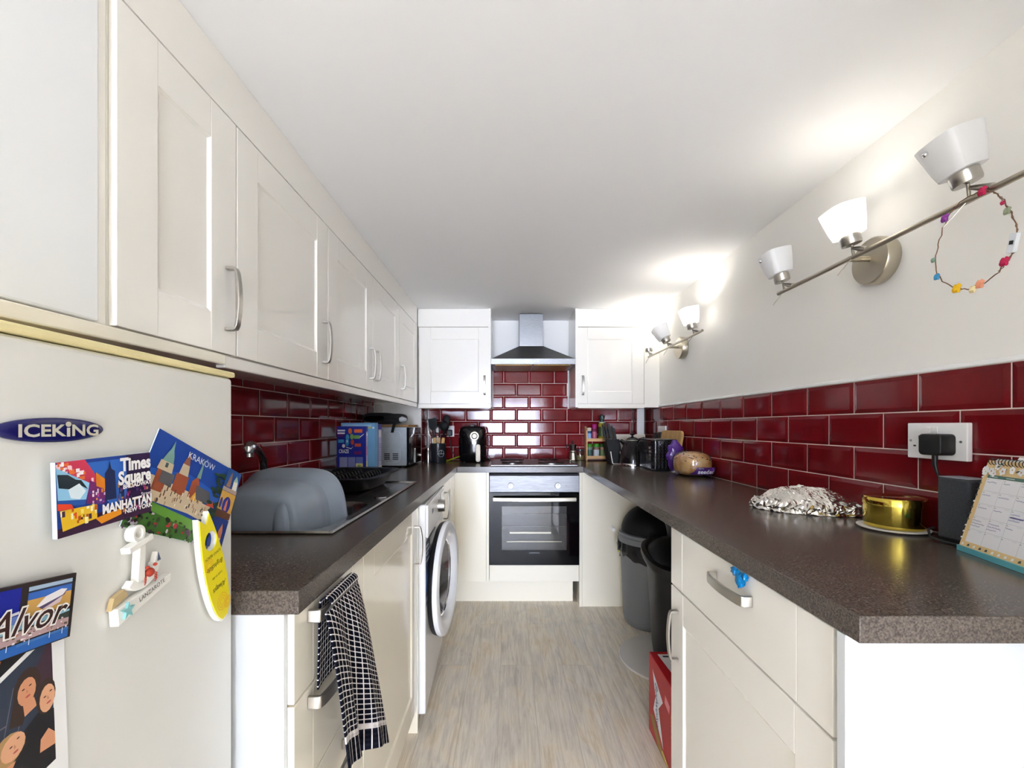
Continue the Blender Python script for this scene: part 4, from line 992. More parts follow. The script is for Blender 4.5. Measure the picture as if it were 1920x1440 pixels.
def h_masher(b, p, d, h, L):
    b.tube([tuple(p+d*h), tuple(p+d*(h+L*0.7))], 0.004, 8)
    A = p+d*(h+L*0.75); b.lathe([(0.0, 0), (0.024, 0), (0.026, 0.012), (0.020, 0.018), (0, 0.02)], A, d, 20)
def h_spat(b, p, d, h, L):
    q = d.cross(Vector((0, -1, 0))).normalized(); n_ = d.cross(q)
    b.tube([tuple(p+d*h), tuple(p+d*(h+L*0.5))], 0.004, 8); A = p+d*(h+L*0.4)
    vs = [(x_, y_+0.04) for x_, y_ in rrect(0.034, 0.085, 0.014)]
    b.prism(vs, -0.003, 0.003, lambda a, c, e: tuple(A+q*a+d*c+n_*e))
utensil('turner', 228, 0, 0.10, 0, 0.140, 'black slotted turner in the pot on the side nearest the sink', h_turner)
utensil('spatula', 128, 0, 0.12, 0, 0.170, 'black spatula with the narrow tip standing tall at the pot edge by the corner', h_spat)
utensil('masher', 80, 0, 0.0, 0, 0.105, 'black round masher at the back of the pot', h_masher)
utensil('ladle', 330, 0, 0.13, 0, 0.120, 'black ladle leaning over the pot emblem towards the socket', h_ladle)
utensil('serving_spoon', 30, 0, 0.14, 0, 0.175, 'black serving spoon standing tallest next to the socket', h_spoon)
# balloon whisk
p0 = Vector((ux-0.021, uy+0.001, WT+0.02)); d = Vector((-0.15, 0.02, 1)).normalized()
r = thing('whisk', tuple(p0), 'steel balloon whisk leaning out of the pot towards the corner', 'utensil', 'utensils in the black pot')
b = MB(nickel); b.tube([tuple(p0), tuple(p0+d*0.16)], 0.006, 10); b.build('handle', r, smooth=60)
b = MB(chrome); q = d.cross(Vector((0, 1, 0))).normalized(); n_ = d.cross(q)
for k in range(5):
    a = PI*k/5; e_ = q*math.cos(a)+n_*math.sin(a)
    b.tube([tuple(p0+d*(0.16+0.115*math.sin(PI*(t/14))**0.8 if t else 0.16)+e_*(0.032*math.cos(PI*t/14)*math.sin(PI*t/14)**0.3 if 0 < t < 14 else 0)) for t in range(15)], 0.0011, 5)
b.build('wires', r, smooth=60)
b = MB(nickel); b.lathe([(0.016, 0.0), (0.017, 0.07), (0.011, 0.085), (0.011, 0.105), (0.0, 0.106)], (ux-0.078, uy+0.03, WT+0.001), n=18)
tag(b.build('pepper_mill'), 'small steel mill standing behind the utensil pot by the corner', 'mill')

# ------------------------------------------------------------------ sockets
def socket(name, T, u0, u1, v0, v1, label, gangs):
    r = thing(name, T((u0+u1)/2, v0, 0.006), label, 'socket')
    b = MB(white_plastic, T).box(u0, u1, v0, v1, 0.0082, 0.020); b.build('plate', r, bevel=0.002, smooth=0)
    return r
TBW = Tback(YB); TRW = Tright(XR)
r = socket('wall_socket', TBW, -0.495, -0.435, WT+0.185, WT+0.272, 'white wall socket behind the utensil pot on the back wall', 1)
b = MB(black_plastic, TBW); b.box(-0.493, -0.448, WT+0.192, WT+0.240, 0.0205, 0.055)
r = thing('plug', (-0.47, YB-0.04, WT+0.19), 'black plug with a drooping cord in the socket beside the utensil pot', 'plug'); b.build('body', r, bevel=0.006, seg=3)
b = MB(black_plastic); b.tube([(-0.470, YB-0.05, WT+0.195), (-0.462, YB-0.05, WT+0.13), (-0.45, YB-0.045, WT+0.07), (-0.42, YB-0.04, WT+0.03), (-0.38, YB-0.036, WT+0.006), (-0.33, YB-0.03, WT+0.005)], 0.0035, 8)
b.build('power_cord', r, smooth=60)
b = MB(pal(178, 190, 40)); b.tube([(-0.47, 3.25, WT+0.005), (-0.44, 3.30, WT+0.014), (-0.40, 3.345, WT+0.028), (-0.372, 3.375, WT+0.034)], 0.006, 8)
tag(b.build('lime_handle', smooth=60), 'lime green handle lying between the utensil pot and the air fryer', 'utensil')

# ------------------------------------------------------------------ air fryer
ax_, ay_ = -0.272, 3.265
r = thing('air_fryer', (ax_, ay_, WT), 'black air fryer with a gold-ringed dial and pale handle', 'air fryer')
b = MB(black_gloss); k = 40
def ar(a, z, e=3.0): return [(ax_+p, ay_+q, WT+z) for p, q in sup(k, a, a*1.12, e)]
b.loft([ar(0.094, 0.008), ar(0.100, 0.014), ar(0.106, 0.08), ar(0.107, 0.134)], None, True, False); b.build('basket', r, smooth=50)
b = MB(black_gloss); b.loft([ar(0.108, 0.136), ar(0.107, 0.16), ar(0.103, 0.225), ar(0.098, 0.252), ar(0.088, 0.264), ar(0.06, 0.270), ar(0.01, 0.271)], None, True, True); b.build('body', r, smooth=50)
fy = ay_-0.122
b = MB(mat('pale_gold', rgb(214, 200, 172), 0.3, 0.6)); c_ = (ax_+0.020, ay_-0.1165, WT+0.196)
b.lathe([(0.024, 0), (0.031, 0.0), (0.031, 0.006), (0.024, 0.006), (0.024, 0.0)], c_, (0, -1, 0.07), 32, cap=False); dl = b.build('dial', r); dl['label'] = 'gold ring round the dial'
b = MB(black_plastic); b.lathe([(0.0, 0.0), (0.0235, 0.0), (0.0235, 0.004), (0.0, 0.004)], c_, (0, -1, 0.07), 24); b.build('dial_face', dl)
b = MB(MATS['pale_gold']); b.lathe([(0.016, 0.004), (0.015, 0.014), (0.0, 0.015)], c_, (0, -1, 0.07), 24); b.build('knob', dl)
b = MB(mat('cream_handle', rgb(222, 208, 184), 0.35)); b.prism([(ax_+0.048+x_, WT+0.072+z_) for x_, z_ in rrect(0.034, 0.128, 0.016)], -0.002, 0.026, lambda a, c, e: (a, fy-e, c)); b.build('handle', r, bevel=0.003)['label'] = 'pale cream pull handle'
b = MB(black_plastic).box(ax_-0.016, ax_+0.016, ay_-0.09, ay_-0.03, WT+0.266, WT+0.279); b.build('vent_cap', r, bevel=0.003)
for sx in (-1, 1):
    for sy in (-1, 1): b = MB(black_plastic); b.cyl((ax_+sx*0.06, ay_+sy*0.06, WT), (ax_+sx*0.06, ay_+sy*0.06, WT+0.010), 0.01, n=12); b.build('foot', r)
b = MB(black_plastic); b.tube([(-0.175, 3.34, WT+0.03), (-0.16, 3.35, WT+0.02), (-0.145, 3.35, WT+0.005), (-0.15, 3.38, WT+0.005), (-0.19, 3.40, WT+0.005)], 0.0035, 8)
b.build('power_cord', r, smooth=60)

# ------------------------------------------------------------------ hob, oven, hood
r = thing('hob', (0.170, 3.13, WT), 'steel electric hob with four round plates above the oven', 'hob')
b = MB(steel).box(-0.122, 0.462, 2.872, 3.385, WT+0.0005, WT+0.011); b.build('hob_plate', r, bevel=0.003, smooth=0)
hot = mat('hotplate', rgb(38, 36, 36), 0.35, 0.3)
for x_, y_, q in ((0.025, 3.00, 0.073), (0.295, 3.00, 0.090), (0.025, 3.25, 0.090), (0.295, 3.25, 0.073)):
    b = MB(hot); b.lathe([(q, 0.0), (q, 0.008), (q-0.004, 0.010), (q*0.3, 0.010), (q*0.28, 0.008), (0.0, 0.008)], (x_, y_, WT+0.0115), n=40); h_ = b.build('hotplate', r)
    b = MB(nickel); b.lathe([(q+0.005, 0.0), (q+0.005, 0.003), (q+0.0005, 0.003), (q+0.0005, 0.0)], (x_, y_, WT+0.0112), n=40, cap=False); b.build('trim_ring', h_)
OX0, OX1, OY = -0.128, 0.466, 2.838
r = thing('oven', (0.169, 3.0, 0.284), 'built-in electric oven with a steel control strip and black glass door', 'oven')
b = MB(black_matt); b.box(OX0+0.004, OX1-0.004, OY+0.0225, 3.36, 0.285, WT-0.0475); b.build('body', r, smooth=0)
b = MB(oven_steel).box(OX0, OX1, OY+0.004, OY+0.022, H-0.437, H-0.328); cp = b.build('control_panel', r, bevel=0.0015, smooth=0)
for x_ in (OX0+0.141, OX0+0.452):
    b = MB(white_plastic); b.lathe([(0.0205, 0), (0.0205, 0.006), (0.018, 0.020), (0.0, 0.021)], (x_, OY+0.0038, H-0.394), (0, -1, 0), 28); kb = b.build('knob', cp); kb['label'] = 'pale round oven knob'
    b = MB(pal(120, 120, 124)); b.box(x_-0.0012, x_+0.0012, OY-0.0178, OY-0.0172, H-0.392, H-0.378)
    for k in range(7):
        a = PI*(0.15+0.7*k/6)+PI; b.ell((x_+0.030*math.cos(a), OY+0.0036, H-0.394+0.030*math.sin(a)), (0.0014, 0.0006, 0.0014), 8, 6)
    b.build('pointer', kb)
b = MB(pal(60, 20, 20)); b.cyl((OX0+0.507, OY+0.004, H-0.393), (OX0+0.507, OY+0.0025, H-0.393), 0.003, n=12); b.build('pilot_lamp', cp)
glass_m = mat('oven_glass', rgb(8, 8, 10), 0.05, spec=0.35)
b = MB(glass_m, None)
dz0, dz1 = 0.2845, H-0.4395
wx_0, wx_1, wz_0, wz_1 = OX0+0.082, OX1-0.083, H-0.822, H-0.530
o = [(OX0, dz0), (OX1, dz0), (OX1, dz1), (OX0, dz1)]; i_ = [(wx_0, wz_0), (wx_1, wz_0), (wx_1, wz_1), (wx_0, wz_1)]
vs = [(a, OY, c) for a, c in o]+[(a, OY, c) for a, c in i_]+[(a, OY+0.020, c) for a, c in o]+[(a, OY+0.020, c) for a, c in i_]
fs = []
for k in range(4):
    j = (k+1) % 4; fs += [(k, j, 4+j, 4+k), (8+k, 12+k, 12+j, 8+j), (k, 8+k, 8+j, j), (4+k, 4+j, 12+j, 12+k)]
b.add(vs, fs); dr = b.build('door', r, smooth=0)
cav = mat('oven_cavity', rgb(40, 39, 36), 0.6)
b = MB(cav); b.box(wx_0+0.0005, wx_1-0.0005, OY+0.0195, OY+0.0205, wz_0+0.0005, wz_1-0.0005); b.build('cavity_back', dr, smooth=0)
b = MB(nickel)
for z_ in (H-0.583, H-0.665):
    b.tube([(wx_0+0.004, OY+0.012, z_), (wx_1-0.004, OY+0.012, z_)], 0.0016, 6)
b.build('rack', dr, smooth=60)
b = MB(mat('tray_tin', rgb(150, 144, 128), 0.4, 0.8)); b.box(wx_0+0.05, wx_1-0.10, OY+0.010, OY+0.018, H-0.716, H-0.700); b.box(wx_0+0.03, wx_1-0.03, OY+0.012, OY+0.018, H-0.772, H-0.762); b.build('baking_tray', dr, bevel=0.003)
b = MB(pane_m).box(wx_0, wx_1, OY+0.001, OY+0.004, wz_0, wz_1); b.build('glass_pane', dr, smooth=0)
b = MB(nickel_warm); n = 16
out = [(OX0+0.024+0.546*i/n, 0.040+0.012*(1-(2*i/n-1)**2)) for i in range(n+1)]; inn = [(x_, y_-0.010) for x_, y_ in out[::-1]]
b.prism(out+inn, -0.013, 0.013, lambda a, c, e: (a, OY-c, H-0.479-0.006*((a-0.169)/0.273)**2*0+e))
for x_ in (OX0+0.03, OX1-0.03): b.box(x_-0.008, x_+0.008, OY-0.036, OY, H-0.488, H-0.470)
b.build('handle', dr, bevel=0.003)['label'] = 'steel bow handle'
b = MB(pal(150, 150, 152)); b.text('LAMONA', lambda x_, y_, z_: (0.169+x_, OY-0.0006, H-0.838+y_), 0.012, sx=1.4); b.build('lettering', dr, smooth=0, recalc=False)

r = thing('cooker_hood', (0.172, 3.24, H+0.435), 'stainless steel chimney cooker hood above the hob', 'cooker hood')
hx0, hx1, hy0, hy1 = -0.126, 0.470, 3.035, YB-0.009
b = MB(steel); b.box(hx0, hx1, hy0, hy1, H+0.438, H+0.478)
cx0, cx1, cy0 = 0.080, 0.256, 3.215
b.loft([[(hx0+0.002, hy0+0.002, H+0.478), (hx1-0.002, hy0+0.002, H+0.478), (hx1-0.002, hy1, H+0.478), (hx0+0.002, hy1, H+0.478)], [(cx0-0.004, cy0-0.004, H+0.598), (cx1+0.004, cy0-0.004, H+0.598), (cx1+0.004, hy1, H+0.598), (cx0-0.004, hy1, H+0.598)]], None, False, False)
cn = b.build('canopy', r, smooth=0, bevel=0.001)
b = MB(steel).box(cx0, cx1, cy0, hy1, H+0.598, CEIL-0.006); b.build('chimney', r, smooth=0, bevel=0.001)
b = MB(nickel)
for k in range(5): b.cyl((0.121+0.021*k, hy0, H+0.458), (0.121+0.021*k, hy0-0.003, H+0.458), 0.005, n=12)
b.build('button', cn)
b = MB(mottled('grease_filter', rgb(120, 92, 44), rgb(160, 128, 72), 220, 0.45, metal=0.7)); b.box(hx0+0.03, 0.165, hy0+0.03, hy1-0.02, H+0.434, H+0.4378); b.box(0.179, hx1-0.03, hy0+0.03, hy1-0.02, H+0.434, H+0.4378); b.build('grease_filter', cn, smooth=0)
# ------------------------------------------------------------------ back right: pot, jar, spice rack, knives
mx_, my_ = 0.462, 3.30
r = thing('moka_pot', (0.50, 3.36, WT), 'steel moka pot standing beside the hob', 'coffee pot')
b = MB(nickel_warm); b.lathe([(0.0, 0.0006), (0.034, 0.0006), (0.036, 0.006), (0.026, 0.062), (0.029, 0.070)], (0.50, 3.36, WT), n=10); b.build('base', r, smooth=20)
b = MB(chrome); b.lathe([(0.029, 0.070), (0.025, 0.078), (0.034, 0.125), (0.030, 0.128), (0.010, 0.138), (0.0, 0.140)], (0.50, 3.36, WT), n=10); b.build('top', r, smooth=20)
b = MB(black_plastic); b.tube([(0.475, 3.35, WT+0.122), (0.452, 3.345, WT+0.120), (0.446, 3.345, WT+0.09)], 0.005, 8); b.build('handle', r, smooth=60)
b = MB(black_plastic); b.ell((0.50, 3.36, WT+0.146), (0.007, 0.007, 0.008)); b.build('knob', r)
clear = bpy.data.materials.new('jar_glass'); clear.use_nodes = True
nt = clear.node_tree; nt.nodes.clear(); o_ = nt.nodes.new('ShaderNodeOutputMaterial'); mx = nt.nodes.new('ShaderNodeMixShader'); tr = nt.nodes.new('ShaderNodeBsdfTransparent'); gl = nt.nodes.new('ShaderNodeBsdfGlossy')
tr.inputs[0].default_value = (0.9, 0.92, 0.9, 1); gl.inputs['Roughness'].default_value = 0.05; mx.inputs[0].default_value = 0.12
nt.links.new(tr.outputs[0], mx.inputs[1]); nt.links.new(gl.outputs[0], mx.inputs[2]); nt.links.new(mx.outputs[0], o_.inputs[0])
r = thing('glass_jar', (0.562, 3.385, WT), 'clear glass jar with a dark lid between the moka pot and the spice rack', 'jar')
b = MB(clear); b.lathe([(0.0, 0.001), (0.032, 0.001), (0.034, 0.006), (0.034, 0.066), (0.030, 0.074)], (0.562, 3.385, WT), n=24); b.build('body', r)
b = MB(mottled('dried_herbs', rgb(120, 110, 60), rgb(160, 140, 90), 90, 0.9)); b.lathe([(0.0, 0.004), (0.031, 0.004), (0.031, 0.040), (0.0, 0.042)], (0.562, 3.385, WT), n=20); b.build('contents', r)
b = MB(pal(52, 44, 50, 0.3)); b.lathe([(0.033, 0.074), (0.033, 0.088), (0.0, 0.089)], (0.562, 3.385, WT), n=24); b.build('lid', r)
b = MB(nickel); b.prism([(x_, y_) for x_, y_ in rrect(0.035, 0.10, 0.012)], 0.0, 0.009, lambda a, c, e: (0.425+a*math.cos(0.6)-c*math.sin(0.6)*0.9, 2.925+a*math.sin(0.6)*0.5+c*math.cos(0.6), WT+0.0122+e))
o_l = b.build('gas_lighter', bevel=0.003, seg=3); tag(o_l, 'small flat steel lighter lying on the front right of the hob', 'lighter')
o_l.location.y += 0.27; o_l.location.x += 0.012
# spice rack
pine = mottled('pine', rgb(206, 160, 104), rgb(222, 180, 124), 10, 0.5, stretch=(1, 1, 10))
r = thing('spice_rack', (0.70, 3.37, WT), 'two-tier pine spice rack against the back wall', 'spice rack')
RX0, RX1, RY0, RY1 = 0.602, 0.810, 3.335, 3.42
for x_, nm in ((RX0, 'a'), (RX1-0.010, 'b')):
    b = MB(pine); b.prism([(RY0, WT+0.001), (RY1, WT+0.001), (RY1, WT+0.270), (RY1-0.02, WT+0.268), (RY0, WT+0.236)], x_, x_+0.010, lambda a, c, e: (e, a, c)); b.build('side_panel', r, bevel=0.001, smooth=0)
for z_ in (0.014, 0.150):
    b = MB(pine).box(RX0+0.0105, RX1-0.0105, RY0+0.004, RY1, WT+z_, WT+z_+0.008); sh_ = b.build('shelf', r, smooth=0)
    b = MB(pine).box(RX0+0.0105, RX1-0.0105, RY0, RY0+0.0035, WT+z_, WT+z_+0.024); b.build('front_lip', sh_, smooth=0)
def jar(x_, z_, h, q, lidc, bodyc, labc, label, nm='spice_jar', lidh=0.026, cat='jar', grp='jars in the spice rack'):
    y_ = 3.382; r = thing(nm, (x_, y_, z_), label, cat, grp)
    b = MB(bodyc); b.lathe([(0.0, 0.0005), (q*0.95, 0.0005), (q, 0.004), (q, h-lidh-0.006), (q*0.85, h-lidh)], (x_, y_, z_), n=20); b.build('body', r)
    b = MB(labc); b.lathe([(q+0.0005, 0.012), (q+0.0005, (h-lidh)*0.75)], (x_, y_, z_), n=20, cap=False); b.build('paper_label', r)
    b = MB(lidc); b.lathe([(q*0.98, h-lidh+0.0004), (q*1.0, h-0.003), (q*0.9, h), (0.0, h+0.0002)], (x_, y_, z_), n=20); b.build('lid', r)
z1 = WT+0.0225; z2 = WT+0.1585
jar(0.637, z1, 0.108, 0.0225, pal(70, 150, 30), pal(130, 150, 130), pal(60, 96, 86), 'spice jar with a bright green lid at the rack side panel, lower shelf')
jar(0.689, z1, 0.108, 0.0225, pal(62, 150, 40), pal(150, 120, 100), pal(200, 206, 208), 'green-lidded spice jar with a white label, lower shelf, middle of the green three')
jar(0.741, z1, 0.108, 0.0225, pal(50, 140, 60), pal(190, 140, 110), pal(120, 150, 100), 'spice jar with a deep green lid and pinkish contents, lower shelf')
jar(0.785, z1, 0.106, 0.0145, pal(226, 130, 20), pal(150, 80, 40), pal(130, 60, 40), 'spice jar with an orange lid beside the knife block', lidh=0.024)
jar(0.632, z2, 0.098, 0.0185, pal(226, 206, 180), pal(60, 90, 140), pal(150, 180, 220), 'small blue-labelled jar on the upper shelf at the rack side panel')
jar(0.674, z2, 0.125, 0.019, pal(176, 30, 120), pal(120, 40, 70), pal(180, 90, 120), 'jar with a magenta lid on the upper shelf', lidh=0.036)
r = thing('oil_bottle', (0.734, 3.382, z2), 'tall yellow-green oil bottle with a dark green cap on the upper shelf', 'bottle')
b = MB(pal(172, 160, 50, 0.25)); b.lathe([(0.0, 0.0005), (0.027, 0.0005), (0.030, 0.005), (0.030, 0.115), (0.024, 0.135)], (0.734, 3.382, z2), n=24); b.build('body', r)
b = MB(pal(60, 82, 44, 0.3)); b.lathe([(0.0306, 0.03), (0.0306, 0.105)], (0.734, 3.382, z2), n=24, cap=False); b.build('paper_label', r)
b = MB(pal(190, 220, 190, 0.3)); b.lathe([(0.025, 0.1352), (0.025, 0.143), (0.014, 0.144)], (0.734, 3.382, z2), n=24); b.build('collar', r)
b = MB(pal(14, 60, 50, 0.3)); b.lathe([(0.015, 0.1442), (0.015, 0.165), (0.022, 0.168), (0.021, 0.192), (0.008, 0.196), (0.007, 0.204), (0.0, 0.205)], (0.734, 3.382, z2), n=24); b.build('cap', r)
b = MB(clear); b.lathe([(0.0, 0.0005), (0.016, 0.0005), (0.017, 0.004), (0.017, 0.060), (0.012, 0.07)], (0.783, 3.382, z2), n=18)
r = thing('spice_jar', (0.783, 3.382, z2), 'clear dark-lidded jar on the upper shelf behind the knives', 'jar', 'jars in the spice rack'); b.build('body', r)
b = MB(pal(40, 60, 40)); b.lathe([(0.0165, 0.070), (0.0165, 0.086), (0.0, 0.087)], (0.783, 3.382, z2), n=18); b.build('lid', r)

# knife block leaning back, with knives
kx, ky = 0.765, 3.07
r = thing('knife_block', (kx, ky, WT), 'black knife block with a steel wire outline on its front', 'knife block')
b = MB(black_matt)
def kb(x, s_, z): return (kx+x, ky+s_, WT+z)
prof = [(0.0, 0.001), (0.145, 0.001), (0.215, 0.165), (0.085, 0.195)]
prof = [(-0.055, 0.001), (0.085, 0.001), (0.115, 0.130), (-0.035, 0.178)]
b.prism(prof, -0.047, 0.047, lambda a, c, e: (kx+e+0.030*(c/0.18)*-1, ky+a, WT+c)); b.build('block', r, bevel=0.004, smooth=0)
b = MB(nickel)
def kf(x, z): # on the front slope
    t = (z-0.001)/0.177; return (kx+0.88*x-0.030*(z/0.18), ky-0.055+0.02*t-0.0025, WT+z)
b.tube([kf(-0.037, 0.090), kf(-0.039, 0.06), kf(-0.040, 0.012), kf(-0.034, 0.004), kf(0.034, 0.004), kf(0.040, 0.012), kf(0.039, 0.06), kf(0.037, 0.090)], 0.0036, 8); b.build('wire_outline', r, smooth=60)
kd = Vector((-0.17, 0.14, 1.0)).normalized()
kl = ['knife with a black handle at the outer edge of the block, beside the oil bottle', 'black-handled knife second along in the block, tallest handle', 'black-handled knife with a brown streak in the middle of the block', 'black-handled knife just right of the streaked one', 'short black-handled knife towards the kettle side of the block', 'shortest black-handled knife at the kettle corner of the block']
for k, (x_, s_, L) in enumerate(((-0.042, 0.045, 0.118), (-0.024, 0.03, 0.126), (-0.006, 0.01, 0.118), (0.011, 0.03, 0.116), (0.028, 0.015, 0.100), (0.043, 0.03, 0.088))):
    zt = 0.178-0.32*(s_+0.035); p = Vector((kx+0.86*x_-0.030*(zt/0.18), ky+s_, WT+zt+0.004))
    r = thing('kitchen_knife', tuple(p), kl[k], 'knife', 'knives in the block')
    q = Vector((0, 1, -0.14)).normalized(); n_ = kd.cross(q)
    b = MB(black_plastic); A = p+kd*0.010
    b.prism([(-0.009, 0), (0.009, 0), (0.011, L*0.5), (0.010, L*0.9), (0.004, L), (-0.006, L), (-0.009, L*0.55)], -0.0055, 0.0055, lambda a, c, e: tuple(A+q*a+kd*c+n_*e)); b.build('handle', r, bevel=0.002, smooth=0)
    b = MB(nickel); b.prism([(-0.009, -0.002), (0.009, -0.002), (0.009, 0.0095), (-0.009, 0.0095)], -0.005, 0.005, lambda a, c, e: tuple(p+q*a+kd*c+n_*e)); b.build('bolster', r, smooth=0)
# white chopping board in the corner
r = thing('chopping_board', (0.92, 3.27, WT), 'white chopping board with a teal mark behind the kettle', 'chopping board')
pf = Frame((0.800, 3.262, WT+0.001), (0.245, 0, 0), (0, 0.030, 0.205))
b = MB(pal(232, 222, 206)); vs = [pf(a, c, e) for e in (-0.008, 0) for a, c in ((0, 0), (1, 0), (1, 1), (0, 1))]
b.add(vs, [(0, 3, 2, 1), (4, 5, 6, 7), (0, 1, 5, 4), (1, 2, 6, 5), (2, 3, 7, 6), (3, 0, 4, 7)]); b.build('board', r, bevel=0.002, smooth=0)
b = MB(pal(20, 140, 136)); b.poly([pf(0.32, 0.52, 0.0006), pf(0.50, 0.52, 0.0006), pf(0.50, 0.72, 0.0006), pf(0.32, 0.72, 0.0006)]); b.build('printed_mark', r, smooth=0)

# ------------------------------------------------------------------ kettle and toaster with a chevron texture
def chevron(name, col, sc):
    m = mat(name, col, 0.1, coat=0.5); nt, bs = nodes(m)
    uvn = nd(nt, 'ShaderNodeUVMap'); sp = nd(nt, 'ShaderNodeSeparateXYZ'); nt.links.new(uvn.outputs['UV'], sp.inputs[0])
    def mth(op, a, b_=None):
        n = nd(nt, 'ShaderNodeMath', operation=op)
        for i, v in enumerate((a, b_)):
            if v is None: continue
            if isinstance(v, (int, float)): n.inputs[i].default_value = v
            else: nt.links.new(v, n.inputs[i])
        return n.outputs[0]
    tri = mth('PINGPONG', mth('MULTIPLY', sp.outputs[0], sc), 0.5)
    ph = mth('SINE', mth('MULTIPLY', mth('ADD', mth('MULTIPLY', sp.outputs[1], sc*1.2), mth('MULTIPLY', tri, 2.4)), 2*PI))
    bp = nd(nt, 'ShaderNodeBump', Strength=0.85, Distance=0.004); nt.links.new(ph, bp.inputs['Height']); nt.links.new(bp.outputs['Normal'], bs.inputs['Normal'])
    return m
chev = chevron('textured_black', rgb(16, 16, 20), 46)
kx, ky = 0.842, 2.925
r = thing('kettle', (kx, ky, WT), 'black textured kettle with a knob lid beside the toaster', 'kettle')
b = MB(chev); kp = [(0.086, 0.018), (0.084, 0.05), (0.077, 0.09), (0.066, 0.128), (0.053, 0.156), (0.042, 0.172)]
def kfn(s_, t):
    i = t*(len(kp)-1); k = min(int(i), len(kp)-2); q = i-k; rr_ = lerp(kp[k][0], kp[k+1][0], q); z = lerp(kp[k][1], kp[k+1][1], q)
    return (kx+rr_*math.cos(2*PI*s_), ky+rr_*math.sin(2*PI*s_), WT+z)
b.grid(kfn, 48, 16, uvf=lambda s_, t: (s_*0.5, t*0.17)); b.build('body', r, smooth=60)
b = MB(chrome); b.lathe([(0.082, 0.001), (0.088, 0.002), (0.088, 0.014), (0.0865, 0.018)], (kx, ky, WT), n=48); b.build('base', r)
b = MB(black_gloss); b.lathe([(0.0425, 0.172), (0.036, 0.184), (0.022, 0.193), (0.008, 0.197), (0.006, 0.206), (0.016, 0.210), (0.017, 0.216), (0.0, 0.219)], (kx, ky, WT), n=36, cap=False); b.build('lid', r)
b = MB(nickel); b.lathe([(0.0440, 0.170), (0.0445, 0.173), (0.042, 0.176)], (kx, ky, WT), n=36, cap=False); b.build('rim', r)
b = MB(black_gloss); b.tube([(kx+0.032, ky-0.026, WT+0.176), (kx+0.062, ky-0.046, WT+0.186), (kx+0.090, ky-0.052, WT+0.165), (kx+0.100, ky-0.056, WT+0.11), (kx+0.088, ky-0.052, WT+0.05), (kx+0.076, ky-0.044, WT+0.04)], [0.010, 0.012, 0.013, 0.013, 0.011, 0.009], 12); b.build('handle', r, smooth=60)
b = MB(black_gloss); b.tube([(kx-0.045, ky+0.03, WT+0.15), (kx-0.068, ky+0.045, WT+0.172)], [0.018, 0.012], 12); b.build('spout', r, smooth=60)
tx, ty = 0.928, 2.672; TA = 0.0
r = thing('toaster', (tx, ty, WT), 'black textured toaster between the kettle and the bread', 'toaster')
b = MB(chev); prr = rrect(0.158, 0.262, 0.026, 6); n = len(prr); per = [0]
for i in range(n): per.append(per[-1]+math.dist(prr[i], prr[(i+1) % n]))
def tpt(x_, y_, z): return (tx+x_*math.cos(TA)-y_*math.sin(TA), ty+x_*math.sin(TA)+y_*math.cos(TA), WT+z)
def tfn(s_, t):
    i = min(int(round(s_*n)), n); x_, y_ = prr[i % n]; return tpt(x_, y_, 0.014+0.166*t)
b.grid(tfn, n, 8, uvf=lambda s_, t: (per[min(int(round(s_*n)), n)], t*0.166)); b.build('body', r, smooth=50)
b = MB(black_gloss); b.loft([[tpt(x_, y_, 0.180) for x_, y_ in prr], [tpt(x_*0.985, y_*0.985, 0.187) for x_, y_ in prr], [tpt(x_*0.93, y_*0.95, 0.190) for x_, y_ in prr]], None, False, True); b.build('top', r, smooth=40)
b = MB(nickel)
for sx in (-0.034, 0.034): b.loft([[tpt(sx+x_, y_, 0.1905) for x_, y_ in rrect(0.030, 0.20, 0.006)], [tpt(sx+x_, y_, 0.1915) for x_, y_ in rrect(0.030, 0.20, 0.006)]])
b.build('slot', r, smooth=0)
b = MB(black_plastic); b.loft([[tpt(x_*0.96, y_*0.97, 0.001) for x_, y_ in prr], [tpt(x_*1.01, y_*1.01, 0.0135) for x_, y_ in prr]]); b.build('base', r, smooth=40)
b = MB(black_plastic); b.loft([[tpt(-0.0795, -0.02+y_, 0.115+z_) for y_, z_ in rrect(0.045, 0.014, 0.005)], [tpt(-0.094, -0.02+y_, 0.115+z_) for y_, z_ in rrect(0.045, 0.014, 0.005)]]); b.build('lever', r)
for k in range(3): b = MB(nickel); b.cyl(tpt(-0.0792, -0.088, 0.095+0.022*k), tpt(-0.084, -0.088, 0.095+0.022*k), 0.007, n=16); b.build('button', r)
# socket with plugs on the right wall
r = socket('wall_socket', TRW, 2.930, 3.075, WT+0.182, WT+0.270, 'white wall socket with a black plug above the toaster', 2)
b = MB(black_plastic, TRW); b.box(3.005, 3.05, WT+0.178, WT+0.225, 0.0205, 0.06); r = thing('plug', (XR-0.04, 3.03, WT+0.178), 'black plug with a hanging cord in the socket nearest the corner, above the kettle', 'plug'); b.build('body', r, bevel=0.006, seg=3); rp = r
b = MB(black_plastic, TRW); b.box(2.945, 2.988, WT+0.184, WT+0.228, 0.0205, 0.055); tag(b.build('plug', bevel=0.006, seg=3), 'black plug in the far wall socket, right behind the wooden chopping board', 'plug')
b = MB(black_plastic); b.tube([(XR-0.05, 3.03, WT+0.18), (XR-0.052, 3.03, WT+0.10), (XR-0.06, 3.01, WT+0.02), (XR-0.09, 2.99, WT+0.004), (1.0, 2.97, WT+0.004)], 0.0035, 8); b.build('power_cord', rp, smooth=60)
